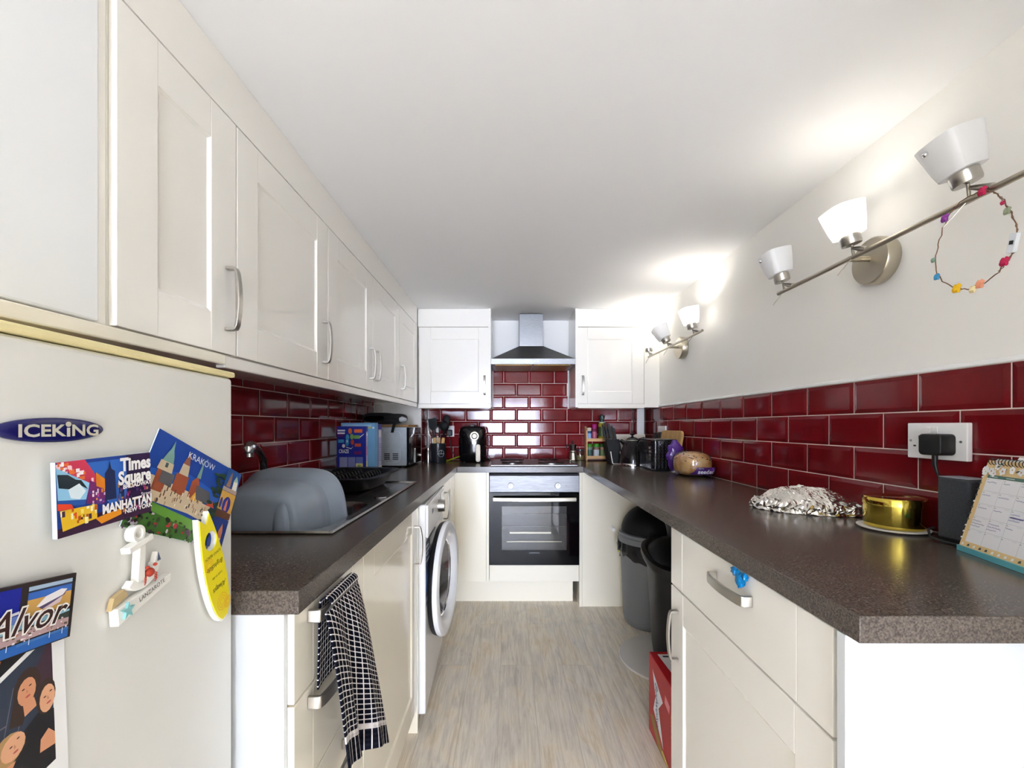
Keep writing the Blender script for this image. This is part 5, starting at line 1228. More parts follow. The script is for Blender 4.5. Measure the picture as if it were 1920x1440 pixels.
# wooden board leaning on the right wall
bm_ = mottled('bamboo', rgb(182, 144, 86), rgb(204, 168, 108), 8, 0.45, stretch=(1, 8, 1))
r = thing('chopping_board', (1.04, 2.765, WT), 'round-cornered wooden chopping board leaning on the red tiles', 'chopping board')
lf = Frame((1.030, 2.775, WT+0.122), (0, -1, 0), (0.040/0.24, 0, 1.0))
pr_ = rrect(0.355, 0.238, 0.035, 6)
b = MB(bm_); b.loft([[lf(x_, y_, -0.016) for x_, y_ in pr_], [lf(x_, y_, 0.0) for x_, y_ in pr_]]); b.build('board', r, bevel=0.003, smooth=40)

# ------------------------------------------------------------------ bread
crust = mottled('seeded_crust', rgb(190, 134, 70), rgb(226, 186, 122), 18, 0.4, coat=0.3, lo=0.4, hi=0.62)
film = bpy.data.materials.new('clear_film'); film.use_nodes = True
nt = film.node_tree; nt.nodes.clear(); o_ = nt.nodes.new('ShaderNodeOutputMaterial'); mx = nt.nodes.new('ShaderNodeMixShader'); tr = nt.nodes.new('ShaderNodeBsdfTransparent'); gl = nt.nodes.new('ShaderNodeBsdfGlossy')
gl.inputs['Roughness'].default_value = 0.12; gl.inputs[0].default_value = (0.9, 0.9, 0.92, 1); tr.inputs[0].default_value = (0.97, 0.97, 0.98, 1); mx.inputs[0].default_value = 0.13
nz = nt.nodes.new('ShaderNodeTexNoise'); nz.inputs['Scale'].default_value = 26; nz.inputs['Detail'].default_value = 3; bp = nt.nodes.new('ShaderNodeBump'); bp.inputs['Strength'].default_value = 0.8; bp.inputs['Distance'].default_value = 0.01
tcn = nt.nodes.new('ShaderNodeTexCoord'); nt.links.new(tcn.outputs['Object'], nz.inputs['Vector']); nt.links.new(nz.outputs['Fac'], bp.inputs['Height']); nt.links.new(bp.outputs['Normal'], gl.inputs['Normal'])
nt.links.new(tr.outputs[0], mx.inputs[1]); nt.links.new(gl.outputs[0], mx.inputs[2]); nt.links.new(mx.outputs[0], o_.inputs[0])
bx, by = 0.992, 2.325
r = thing('bread_loaf', (bx, by, WT), 'bagged seeded bread loaf with a purple band beside the toaster', 'bread')
def lo_(d, k=1.0):
    flat = 1.0
    return (1+0.03*math.sin(5*d.x+2)*math.cos(4*d.y))
def loafpt(a, th, k=1.0):   # a: round the axis, th: along it
    ct, st_ = math.cos(a), math.sin(a)
    y = -math.cos(th); w = math.sin(th)**0.55
    x = 0.085*k*w*math.copysign(abs(ct)**0.75, ct); z = 0.066*k*w*math.copysign(abs(st_)**(0.75 if st_ > 0 else 0.45), st_)
    if st_ < 0: z *= 0.95
    return (bx+x-0.02*y*0, by+0.115*k*y, WT+0.066+z)
b = MB(crust); rings = []
for j in range(17):
    th = 0.02+(PI-0.04)*j/16; rings.append([loafpt(2*PI*i/28, th) for i in range(28)])
b.loft(rings); lf_ = b.build('loaf', r, smooth=60)
b = MB(pal(86, 70, 60, 0.6))
for k in range(46):
    a = rnd.uniform(0.35, 2.9); th = rnd.uniform(0.25, 2.2); p = loafpt(a, th, 1.003); b.ell(p, (0.0042, 0.0065, 0.003), 8, 6)
b.build('seeds', lf_)['kind'] = 'stuff'
def endpt(x_, z_, off):   # point on the rounded end of the loaf that faces the room
    zz = z_-0.066; p = 2/0.75; pz = p if zz > 0 else 2/0.45
    w = min(0.999, ((abs(x_)/0.085)**p+(abs(zz)/0.066)**pz)**(0.75/2)); sn = w**(1/0.55)
    return (bx+x_+0.02*math.sqrt(1-sn*sn), by-0.115*math.sqrt(1-sn*sn)-off, WT+z_)
b = MB(pal(84, 40, 130, 0.3)); b.grid(lambda s_, t: endpt(lerp(-0.082, 0.082, s_), lerp(0.018, 0.056, t), 0.004), 40, 6); b.build('purple_band', r, smooth=60)['label'] = 'purple printed band'
b = MB(wt_); b.text('seeded', lambda x_, y_, z_: endpt(0.006+x_, 0.032+y_, 0.0052), 0.029, sx=1.05, bold=0.0008); b.text('lightly', lambda x_, y_, z_: endpt(-0.022+x_, 0.0505+y_, 0.0052), 0.010, sx=1.1); b.build('lettering', r, smooth=0, recalc=False)
b = MB(film); rings = []
for j in range(17):
    th = 0.02+(PI-0.04)*j/16; rings.append([tuple(Vector(loafpt(2*PI*i/36, th, 1.075))+Vector((0, 0, 0.003+0.003*math.sin(7*i+3*j)))) for i in range(36)])
b.loft(rings)
b.grid(lambda s_, t: (bx-0.075-0.075*s_, by-0.10+0.12*t+0.02*math.sin(5*s_), WT+0.006+0.032*(1-s_)**2*abs(math.sin(3*t+1))+0.007*abs(math.sin(14*s_+6*t))), 18, 12)
b.build('clear_bag', r, smooth=60)
# purple bag of another loaf behind
pur = mat('purple_film', rgb(84, 44, 132), 0.25, coat=0.4)
b = MB(pur)
def pf_(d): return 1+0.10*math.sin(9*d.z+5*d.x)+0.07*math.cos(11*d.y+4*d.z)
b.ell((0.962, 2.484, WT+0.0955), (0.046, 0.032, 0.086), 26, 18, fn=pf_); 
tag(b.build('bread_bag', smooth=30), 'crumpled purple bread bag standing between the toaster and the seeded loaf', 'bread bag')

# ------------------------------------------------------------------ foil tray, gold tin, plate
foil = mat('foil', rgb(226, 222, 216), 0.16, 1.0)
def foilnoise(x_, y_):
    v = 0
    for k, (fx, fy, ph, a) in enumerate(((31, 17, 0.3, 1.0), (13, 41, 1.7, 1.0), (53, 37, 2.2, 0.7), (71, -59, 0.9, 0.55), (-97, 83, 4.0, 0.4), (127, 61, 2.9, 0.3), (-151, 171, 1.1, 0.25))):
        q = math.sin(fx*x_*1.2+fy*y_*1.2+ph+1.3*math.sin(23*x_+ph)); v += a*(1-2*abs(q))
    return v
fcx, fcy, fa = 0.944, 1.372, math.radians(-30)
def fpos(x_, y_): return (fcx+x_*math.cos(fa)-y_*math.sin(fa), fcy+x_*math.sin(fa)+y_*math.cos(fa))
# long axis: near-wall end towards the viewer
b = MB(foil)
def foilfn(s_, t):
    a = 2*PI*s_; q = t
    lx, ly = 0.150, 0.088
    x_ = lx*q*math.cos(a); y_ = ly*q*math.sin(a)
    h = 0.076*max(0.0, 1-q**2.6)**0.75
    h = max(h, 0.030-0.026*max(0.0, (q-0.80)/0.20)**1.4)
    h += 0.0034*foilnoise(x_, y_)*(0.55 if q < 0.8 else 1.0)+rnd.uniform(-0.0012, 0.0012)
    e = 1+0.03*math.sin(9*a)+0.02*math.sin(17*a) if q > 0.8 else 1
    X, Y = fpos(x_*e, y_*e)
    return (X, Y, WT+max(0.0012, h))
b.grid(foilfn, 150, 46)
r = thing('foil_tray', (fcx, fcy, WT), 'oval platter wrapped in crumpled kitchen foil', 'foil tray')
b.build('foil_cover', r, smooth=0)
b = MB(foil); rings = []
n = 170
for q, z in ((0.86, 0.0008), (0.97, 0.0030), (1.02, 0.0075), (1.05, 0.0125), (1.06, 0.0180), (1.03, 0.0240), (0.98, 0.0280), (0.93, 0.0300)):
    ring = []; k = 0.0 if z < 0.002 else 1.0
    for i in range(n):
        a = 2*PI*i/n; u_ = 1+0.03*math.sin(13*a+q*9)+0.02*math.sin(29*a+q*21); X, Y = fpos(0.140*q*u_*math.cos(a), 0.084*q*u_*math.sin(a))
        ring.append((X+k*rnd.uniform(-0.0025, 0.0025), Y+k*rnd.uniform(-0.0025, 0.0025), WT+z+k*(0.004*math.sin(17*a+q*30)*min(1.0, z/0.012)+rnd.uniform(-0.0018, 0.0030))))
    rings.append([(X, Y, max(zz, WT+0.0007)) for X, Y, zz in ring])
b.loft(rings, None, True, False); b.build('foil_rim', r, smooth=0)
gold = mat('gold', rgb(214, 190, 84), 0.1, 1.0)
gx, gy = 1.005, 1.120
r = thing('gold_tin', (gx, gy, WT+0.008), 'shiny gold round tin on a white plate beside the foil', 'tin')
b = MB(gold); b.lathe([(0.0, 0.0085), (0.062, 0.0085), (0.0635, 0.012), (0.0635, 0.068)], (gx, gy, WT), n=56); b.build('tin', r)
b = MB(gold); b.lathe([(0.0655, 0.066), (0.0655, 0.082), (0.0635, 0.085), (0.058, 0.083), (0.0, 0.083)], (gx, gy, WT), n=56); b.build('lid', r)
b = MB(pal(236, 232, 222, 0.25)); b.lathe([(0.0, 0.0006), (0.060, 0.0006), (0.074, 0.005), (0.075, 0.0075), (0.072, 0.008), (0.055, 0.007), (0.0, 0.0068)], (gx-0.004, gy, WT), n=56)
tag(b.build('plate'), 'small white plate underneath the gold tin', 'plate')

# ------------------------------------------------------------------ speaker, adapter, calendar
gf = mottled('speaker_cloth', rgb(50, 52, 56), rgb(66, 68, 72), 420, 0.9)
r = thing('speaker', (1.035, 0.97, WT), 'dark grey cloth-covered speaker standing behind the calendar', 'speaker')
b = MB(gf).box(1.018, 1.072, 0.950, 1.022, WT+0.006, WT+0.149); b.build('body', r, bevel=0.006, seg=3)
b = MB(pal(150, 154, 160)).box(1.020, 1.070, 0.952, 1.020, WT+0.1492, WT+0.1515); b.build('top', r, bevel=0.001, smooth=0)
b = MB(black_plastic).box(1.022, 1.070, 0.954, 1.018, WT, WT+0.006); b.build('foot', r, smooth=0)
b = MB(black_plastic); b.tube([(1.012, 1.022, WT+0.028), (0.996, 1.020, WT+0.024), (0.992, 1.01, WT+0.008), (0.995, 0.985, WT+0.004), (1.0, 0.955, WT+0.004), (1.004, 0.93, WT+0.004)], 0.0028, 8); b.build('power_cord', r, smooth=60)
# double socket near the camera
r = thing('wall_socket', (XR-0.02, 1.075, WT+0.16), 'white double wall socket behind the calendar with one outlet free', 'socket')
S0, S1, V0, V1 = 0.998, 1.148, WT+0.186, WT+0.277
b = MB(white_plastic, TRW).box(S0, S1, V0, V1, 0.0082, 0.021); pl_ = b.build('plate', r, bevel=0.002, smooth=0)
b = MB(white_plastic, TRW); b.box(1.082, 1.094, V1-0.026, V1-0.010, 0.0212, 0.0245); b.build('switch', r, bevel=0.001, smooth=0)
b = MB(white_plastic, TRW); b.box(1.065, 1.077, V1-0.026, V1-0.010, 0.0212, 0.0245); b.build('switch', r, bevel=0.001, smooth=0)
b = MB(pal(30, 30, 32), TRW); b.box(1.112, 1.117, V0+0.050, V0+0.059, 0.0210, 0.0214); b.box(1.124, 1.131, V0+0.030, V0+0.034, 0.0210, 0.0214); b.box(1.100, 1.107, V0+0.030, V0+0.034, 0.0210, 0.0214); b.build('pin_hole', pl_, smooth=0)
b = MB(nickel); 
for u in (1.012, 1.138): b.cyl((XR-0.0212, u, (V0+V1)/2), (XR-0.022, u, (V0+V1)/2), 0.003, n=12)
b.build('screw', pl_)
r = thing('power_adapter', (XR-0.04, 1.05, V0+0.02), 'black block adapter plugged into the double socket near the calendar', 'adapter')
b = MB(black_plastic, TRW); b.prism([(1.050+x_, V0+0.038+z_) for x_, z_ in rrect(0.056, 0.052, 0.010)], 0.0212, 0.060, lambda a, c, e: (a, c, e)); b.build('body', r, bevel=0.003, seg=3, smooth=40)
b = MB(black_plastic); b.tube([(XR-0.045, 1.050, V0+0.012), (XR-0.045, 1.050, V0-0.012), (XR-0.044, 1.046, V0-0.03), (XR-0.030, 1.030, WT+0.10), (XR-0.010, 1.024, WT+0.03), (XR-0.0105, 1.02, WT+0.006)], [0.006, 0.0055, 0.003, 0.003, 0.003, 0.003], 8); b.build('cable', r, smooth=60)
# calendar: tent of card with spiral on top
ca = Vector((0.975, 0.934, WT)); cd = Vector((-0.25, -0.968, 0)).normalized(); cn_ = Vector((-cd.y, cd.x, 0))   # cn_ points at the wall
if cn_.x < 0: cn_ = -cn_
CW, CH, LEAN = 0.215, 0.187, 0.052
r = thing('desk_calendar', tuple(ca+cd*0.1), 'flowery spiral desk calendar with handwritten notes on a teal stand', 'calendar')
o = ca+cn_*0.004+Vector((0, 0, 0.012)); cf = Frame(o, cd*CW, cn_*LEAN+Vector((0, 0, CH)))
if cf.n.dot(cn_) > 0: flip = -1
else: flip = 1
def cfp(a, c, e=0.0): return cf(a, c, e*flip)
teal = pal(96, 178, 190)
b = MB(teal)
b.add([tuple(ca+cd*(CW*a)+cn_*w+Vector((0, 0, z))) for a in (-0.005, 1.005) for w, z in ((0, 0.0006), (0.075, 0.0006), (0.075, 0.004), (0.006, 0.012), (0.0, 0.012))], [(0, 1, 2, 3, 4), (9, 8, 7, 6, 5)]+[(i, (i+1) % 5, 5+(i+1) % 5, 5+i) for i in range(5)])
b.build('stand', r, smooth=0)['label'] = 'teal stand'
b = MB(white_m); top = cf(0, 1, 0); n = cn_
b.add([cfp(0.1, 1.005), cfp(1, 1.005), tuple(Vector(cfp(1, 0))+cn_*0.068), tuple(Vector(cfp(0.1, 0))+cn_*0.068)], [(0, 1, 2, 3)])
b.add([cfp(0.28, 0.99, -0.004), cfp(1, 0.99, -0.004), cfp(1, 1.045, -0.004), cfp(0.30, 1.045, -0.004)], [(0, 1, 2, 3)])
b.build('backing', r, solid=0.0015, smooth=0)
b = MB(pal(236, 206, 150)); b.add([cfp(a, c, e) for e in (-0.001, 0.0) for a, c in ((0, 0), (1, 0), (1, 0.985), (0, 0.985))], [(0, 3, 2, 1), (4, 5, 6, 7), (0, 1, 5, 4), (1, 2, 6, 5), (2, 3, 7, 6), (3, 0, 4, 7)]); pg = b.build('page', r, smooth=0)
mb = MB(); lay = [0.0002]
def P(m, *pts): mb.poly([cfp(a, c, lay[0]) for a, c in pts], m); lay[0] += 0.000004
def R_(m, a0, a1, c0, c1): P(m, (a0, c0), (a1, c0), (a1, c1), (a0, c1))
R_(pal(240, 240, 242), 0.055, 0.99, 0.06, 0.79)
R_(pal(76, 116, 104), 0.055, 0.99, 0.79, 0.825)
for k in range(5): R_(pal(190, 210, 200), 0.08+0.185*k, 0.17+0.185*k, 0.803, 0.812)
gl_ = pal(186, 190, 192)
for k in range(1, 6): R_(gl_, 0.055+0.187*k, 0.0575+0.187*k, 0.06, 0.79)
for k in range(1, 5): R_(gl_, 0.055, 0.99, 0.06+0.146*k, 0.0625+0.146*k)
ink = pal(120, 118, 170); ink2 = pal(96, 92, 150)
def scrib(a, c, w, hh, m):
    nn = int(w/0.006); pts = [(a+w*i/nn, c+hh*(0.5*math.sin(i*2.4+a*40)+0.5*rnd.uniform(-1, 1))) for i in range(nn+1)]
    for (x0, y0), (x1, y1) in zip(pts, pts[1:]): P(m, (x0, y0-0.0025), (x1, y1-0.0025), (x1, y1+0.0025), (x0, y0+0.0025))
for row in range(5):
    for cl in range(5):
        a0 = 0.055+0.187*cl; c0 = 0.79-0.146*row
        scrib(a0+0.012, c0-0.018, 0.02, 0.006, pal(140, 140, 146))
        R_(pal(200, 202, 206), a0+0.12, a0+0.17, c0-0.014, c0-0.011)
        if row < 4: scrib(a0+0.015, c0-0.045, rnd.uniform(0.07, 0.12), 0.010, ink)
        if (row, cl) in ((2, 2), (2, 3), (3, 0), (3, 1)): scrib(a0+0.012, c0-0.075, 0.15, 0.012, ink2); scrib(a0+0.012, c0-0.105, 0.11, 0.011, ink)
        if (row, cl) == (2, 2): R_(ink2, a0+0.015, a0+0.15, c0-0.082, c0-0.07)
flw = pal(246, 246, 244); lfc = pal(76, 88, 76); cor = pal(214, 150, 120)
def flower(a, c, q):
    for k in range(5):
        an = 2*PI*k/5+a*9; x_, y_ = a+q*0.8*math.cos(an), c+q*math.sin(an)
        P(flw, *[(x_+q*0.55*math.cos(t*PI/4), y_+q*0.7*math.sin(t*PI/4)) for t in range(8)])
    P(cor, *[(a+q*0.3*math.cos(t*PI/4), c+q*0.35*math.sin(t*PI/4)) for t in range(8)])
for i in range(26):
    a = rnd.uniform(0.0, 0.42) if i < 18 else rnd.uniform(0.6, 1); c = rnd.uniform(0.84, 0.97)
    if i % 3: flower(a, c, rnd.uniform(0.016, 0.03))
    else: P(lfc, (a, c), (a+0.03, c+0.008), (a+0.05, c+0.03), (a+0.015, c+0.022))
for i in range(12):
    c = 0.08+0.07*i; P(rnd.choice([lfc, flw, lfc]), (0.006, c), (0.034, c+0.008), (0.030, c+0.022), (0.008, c+0.02))
for i in range(14):
    a = 0.04+0.07*i; P(rnd.choice([lfc, flw, flw]), (a, 0.012), (a+0.03, 0.018), (a+0.026, 0.044), (a+0.006, 0.036))
mb.text('J', lambda x_, y_, z_: cfp(0.50+x_/CW, 0.895+y_/CH, 0.0012), 0.026, pal(150, 50, 40), 'CENTER', bold=0.0004)
mb.build('print', pg, smooth=0, recalc=False)
b = MB(pal(60, 50, 40, 0.3))
for k in range(26):
    a = 0.04+0.92*k/25; C_ = Vector(cfp(a, 0.985, 0.0)); e_ = Vector(cfp(a, 0.985, 1.0))-C_; up = (Vector(cfp(a, 1.985, 0))-C_).normalized()
    b.tube([tuple(C_+cd*(0.004*t/12)+e_.normalized()*(0.006*math.sin(2*PI*t/12))+up*(0.007*math.cos(2*PI*t/12)-0.002)) for t in range(13)], 0.0008, 5)
b.build('spiral_binding', r, smooth=60)
EXPO = 2.0
WS, LK = 14.6, 0.36
# ------------------------------------------------------------------ bins, mat and drinks box under the worktop
grey_bin = mat('grey_bin_plastic', rgb(122, 124, 128), 0.45)
gx, gy = 0.862, 2.640
r = thing('dustbin', (gx, gy, 0), 'tall grey bin with a black domed lid and a black liner', 'bin')
b = MB(grey_bin); b.lathe([(0.0, 0.001), (0.140, 0.001), (0.148, 0.010), (0.150, 0.045), (0.155, 0.05), (0.172, 0.50), (0.0, 0.505)], (gx, gy, 0), n=48); b.build('body', r)
b = MB(mat('liner', rgb(28, 28, 30), 0.25)); rings = []
for z, q in ((0.405, 0.1725), (0.412, 0.1745), (0.45, 0.1775), (0.50, 0.1790)):
    rings.append([(gx+(q+0.003*math.sin(9*a+z*50)+0.002*math.sin(23*a))*math.cos(a), gy+(q+0.003*math.sin(9*a+z*50))*math.sin(a), z+(0.014*math.sin(4*a)+0.008*math.sin(11*a) if z < 0.43 else 0)) for a in [2*PI*i/72 for i in range(72)]])
b.loft(rings, None, False, False)
b.ell((gx-0.178, gy+0.02, 0.475), (0.012, 0.03, 0.05), 12, 8, fn=lambda d: 1+0.2*math.sin(8*d.z+5*d.y)); b.build('liner', r, smooth=60)['label'] = 'black bin liner folded over the rim'
b = MB(pal(196, 186, 90)); b.ell((gx-0.186, gy-0.005, 0.435), (0.006, 0.012, 0.008), 10, 6); b.build('liner_tie', r)
b = MB(grey_bin); b.lathe([(0.175, 0.497), (0.184, 0.50), (0.186, 0.532), (0.178, 0.536), (0.178, 0.552), (0.166, 0.556), (0.15, 0.556)], (gx, gy, 0), n=56, cap=False); rim_ = b.build('lid_rim', r)
b = MB(black_matt); rings = []
for j in range(13):
    th = 0.02+PI/2*j/12*0.985; rings.append([(gx+0.166*math.cos(th)*math.cos(2*PI*i/48), gy+0.166*math.cos(th)*math.sin(2*PI*i/48), 0.556+0.165*math.sin(th)) for i in range(48)])
b.loft(rings, None, False, True); b.build('lid', r)['label'] = 'black domed flap lid'
b = MB(grey_bin); rings = []
for j in range(11):
    th = 0.02+PI/2*j/10; a0, a1 = -0.95, 0.35
    rings.append([(gx+0.1695*math.cos(th)*math.cos(lerp(a0, a1, i/16)-0.3), gy+0.1695*math.cos(th)*math.sin(lerp(a0, a1, i/16)-0.3), 0.556+0.168*math.sin(th)) for i in range(17)])
b.loft(rings, None, False, False, closed=False); b.build('lid_side', rim_, solid=0.002)
b = MB(white_m).cyl((0.685, 2.8605, 0.528), (0.685, 2.80, 0.525), 0.011, 0.011, 14); struct(b.build('trim_13'), 'small white pipe stub on the cream panel beside the grey bin')

kx, ky = 0.885, 2.215; MT = 0.012
r = thing('dustbin', (kx, ky, MT), 'black bin with a sloping rimmed lid standing on the pale round mat', 'bin')
b = MB(black_plastic)
def bb(a, z, e=2.6): return [(kx+p, ky+q, z) for p, q in sup(48, a, a, e)]
b.loft([bb(0.115, MT+0.001), bb(0.128, MT+0.008), bb(0.134, MT+0.05), bb(0.160, 0.50)]); b.build('body', r, smooth=40)
lt = math.radians(14)
def lb(a, z, e=2.5):
    out = []
    for p, q in sup(48, a, a, e): out.append((kx-0.002+p, ky+q*math.cos(lt)+z*math.sin(lt)*0-0.0, 0.545+q*math.sin(lt)+z))
    return out
b = MB(black_plastic); b.loft([lb(0.164, -0.045), lb(0.180, -0.043), lb(0.188, -0.02), lb(0.186, 0.0), lb(0.168, 0.008), lb(0.155, -0.004), lb(0.14, 0.012), lb(0.10, 0.045), lb(0.05, 0.06), lb(0.005, 0.063)], None, False, True); b.build('lid', r, smooth=40)
b = MB(pal(206, 202, 198, 0.6)); b.lathe([(0.0, 0.0006), (0.243, 0.0006), (0.246, 0.004), (0.244, 0.010), (0.235, 0.0118), (0.0, 0.0118)], (0.822, 2.215, 0), n=72)
tag(b.build('round_mat'), 'pale round mat on the floor under the black bin', 'mat')

bx0, bx1, by0, by1, bh = 0.556, 0.815, 1.425, 1.705, 0.308
red = pal(176, 24, 34, 0.35)
r = thing('drinks_box', ((bx0+bx1)/2, (by0+by1)/2, 0), 'red cardboard drinks box with a white bow-tie emblem on the floor', 'box')
b = MB(red).box(bx0, bx1, by0, by1, 0.0005, bh); b.build('carton', r, bevel=0.003, smooth=0)
f = Frame((bx0-0.0005, by1, 0), (0, -(by1-by0), 0), (0, 0, bh)); mb = MB(); lay = [0.0]
def P(m, *pts): mb.poly([f(a, c, lay[0]) for a, c in pts], m); lay[0] += 0.00005
P(wt_, (0.16, 0.86), (0.56, 0.66), (0.40, 0.50), (0.58, 0.12), (0.20, 0.38), (0.28, 0.58))
P(pal(150, 130, 60), (0.06, 0.24), (0.2, 0.3), (0.5, 0.10), (0.7, 0.02), (0.4, 0.02)); P(pal(200, 180, 90), (0.55, 0.10), (0.78, 0.05), (0.70, 0.02), (0.5, 0.05))
P(pal(236, 150, 160), (0.64, 0.80), (0.80, 0.76), (0.78, 0.66), (0.62, 0.70))
mb.text('Budweiser', f.at(0.345, 0.49, 0.0010, -PI/2+0.10), 0.042, pal(40, 60, 110), 'CENTER', shear=0.3, sx=0.95)
mb.text('KING OF BEERS', f.at(0.87, 0.42, 0.0010, -PI/2+0.06), 0.020, pal(226, 170, 80), 'CENTER', sx=1.2)
mb.build('print', r, smooth=0, recalc=False)
f = Frame((bx0, by0, bh+0.0005), (bx1-bx0, 0, 0), (0, by1-by0, 0)); mb = MB(); lay[0] = 0.0
P(pal(226, 226, 226), (0.14, 0.30), (0.95, 0.30), (0.95, 0.92), (0.10, 0.92)); P(pal(40, 50, 60), (0.16, 0.84), (0.3, 0.84), (0.3, 0.88), (0.16, 0.88)); P(pal(170, 150, 90), (0.36, 0.52), (0.48, 0.52), (0.46, 0.72), (0.38, 0.70)); P(pal(226, 226, 226), (0.2, 0.02), (0.95, 0.02), (0.95, 0.22), (0.25, 0.22))
mb.build('top_print', r, smooth=0, recalc=False)

# ------------------------------------------------------------------ towel over the drawer handle
tw = mat('checked_towel', rgb(18, 18, 28), 0.95, spec=0.1)
def _towel():
    nt, bs = nodes(tw)
    uvn = nd(nt, 'ShaderNodeUVMap'); sp = nd(nt, 'ShaderNodeSeparateXYZ'); nt.links.new(uvn.outputs['UV'], sp.inputs[0])
    def mth(op, a, b_=None, c=None):
        n = nd(nt, 'ShaderNodeMath', operation=op)
        for i, v in enumerate((a, b_, c)):
            if v is None: continue
            if isinstance(v, (int, float)): n.inputs[i].default_value = v
            else: nt.links.new(v, n.inputs[i])
        return n.outputs[0]
    lu = mth('LESS_THAN', mth('FRACT', mth('MULTIPLY', sp.outputs[0], 1/0.0138)), 0.15)
    lv = mth('LESS_THAN', mth('FRACT', mth('MULTIPLY', sp.outputs[1], 1/0.0125)), 0.17)
    inb = mth('LESS_THAN', sp.outputs[1], 0.052)
    lv2 = mth('MULTIPLY', lv, mth('SUBTRACT', 1.0, inb))
    band = mth('MULTIPLY', mth('GREATER_THAN', sp.outputs[1], 0.052), mth('LESS_THAN', sp.outputs[1], 0.066))
    f = mth('MAXIMUM', mth('MAXIMUM', lu, lv2), band)
    mxn = nd(nt, 'ShaderNodeMix', data_type='RGBA'); mxn.inputs['A'].default_value = rgb(17, 18, 30); mxn.inputs['B'].default_value = rgb(206, 200, 196)
    nt.links.new(f, mxn.inputs['Factor']); nt.links.new(mxn.outputs['Result'], bs.inputs['Base Color'])
    w = mth('SINE', mth('MULTIPLY', sp.outputs[0], 2*PI/0.0138)); w2 = mth('SINE', mth('MULTIPLY', sp.outputs[1], 2*PI/0.0125))
    bp = nd(nt, 'ShaderNodeBump', Strength=0.5, Distance=0.002); nt.links.new(mth('ADD', w, w2), bp.inputs['Height']); nt.links.new(bp.outputs['Normal'], bs.inputs['Normal'])
_towel()
HZ = 0.884; HXb = -0.333   # top of the handle bar
def towel(s_, t):
    # t 0..0.22 short back layer rising, 0.22..0.27 over the bar, then the long front fall
    if t < 0.27:
        q = t/0.27
        if q < 0.85:
            z = lerp(0.727, HZ-0.006, q/0.85); x = -0.3445-0.0025*math.sin(6*s_)*(1-q)
        else:
            a = PI*(1-(q-0.85)/0.15); x = -0.333+0.0115*math.cos(a); z = HZ-0.006+0.012*math.sin(a)
        y = lerp(0.782, 0.914, s_)-0.008*(1-q)
        return (x, y, z)
    q = (t-0.27)/0.73
    L = 0.305+0.145*s_**1.2
    z = HZ-0.006-q*L
    y0 = lerp(0.748, 0.785, q); y1 = lerp(0.905, 1.055, q**0.8)
    y = lerp(y0, y1, s_)
    fold = 0.010*q**0.5*math.sin(2*PI*(1.6*s_+0.1))+0.006*q*math.sin(2*PI*(3.1*s_+0.4))
    x = -0.3215+0.020*q**0.6+fold+0.012*s_*q
    return (x, y, z)
b = MB(tw)
def tuv(s_, t):
    if t < 0.27: return (s_*0.17+0.5, 0.5+(0.27-t)*0.72)
    q = (t-0.27)/0.73; return (s_*(0.16+0.07*q)+0.5, (1-q)*(0.305+0.145*s_**1.2))
b.grid(towel, 60, 130, uvf=tuv)
r = b.build('tea_towel', smooth=60, solid=0.0026, org=(-0.32, 0.85, 0.55))
tag(r, 'navy and white checked tea towel hanging over the top drawer handle', 'towel')

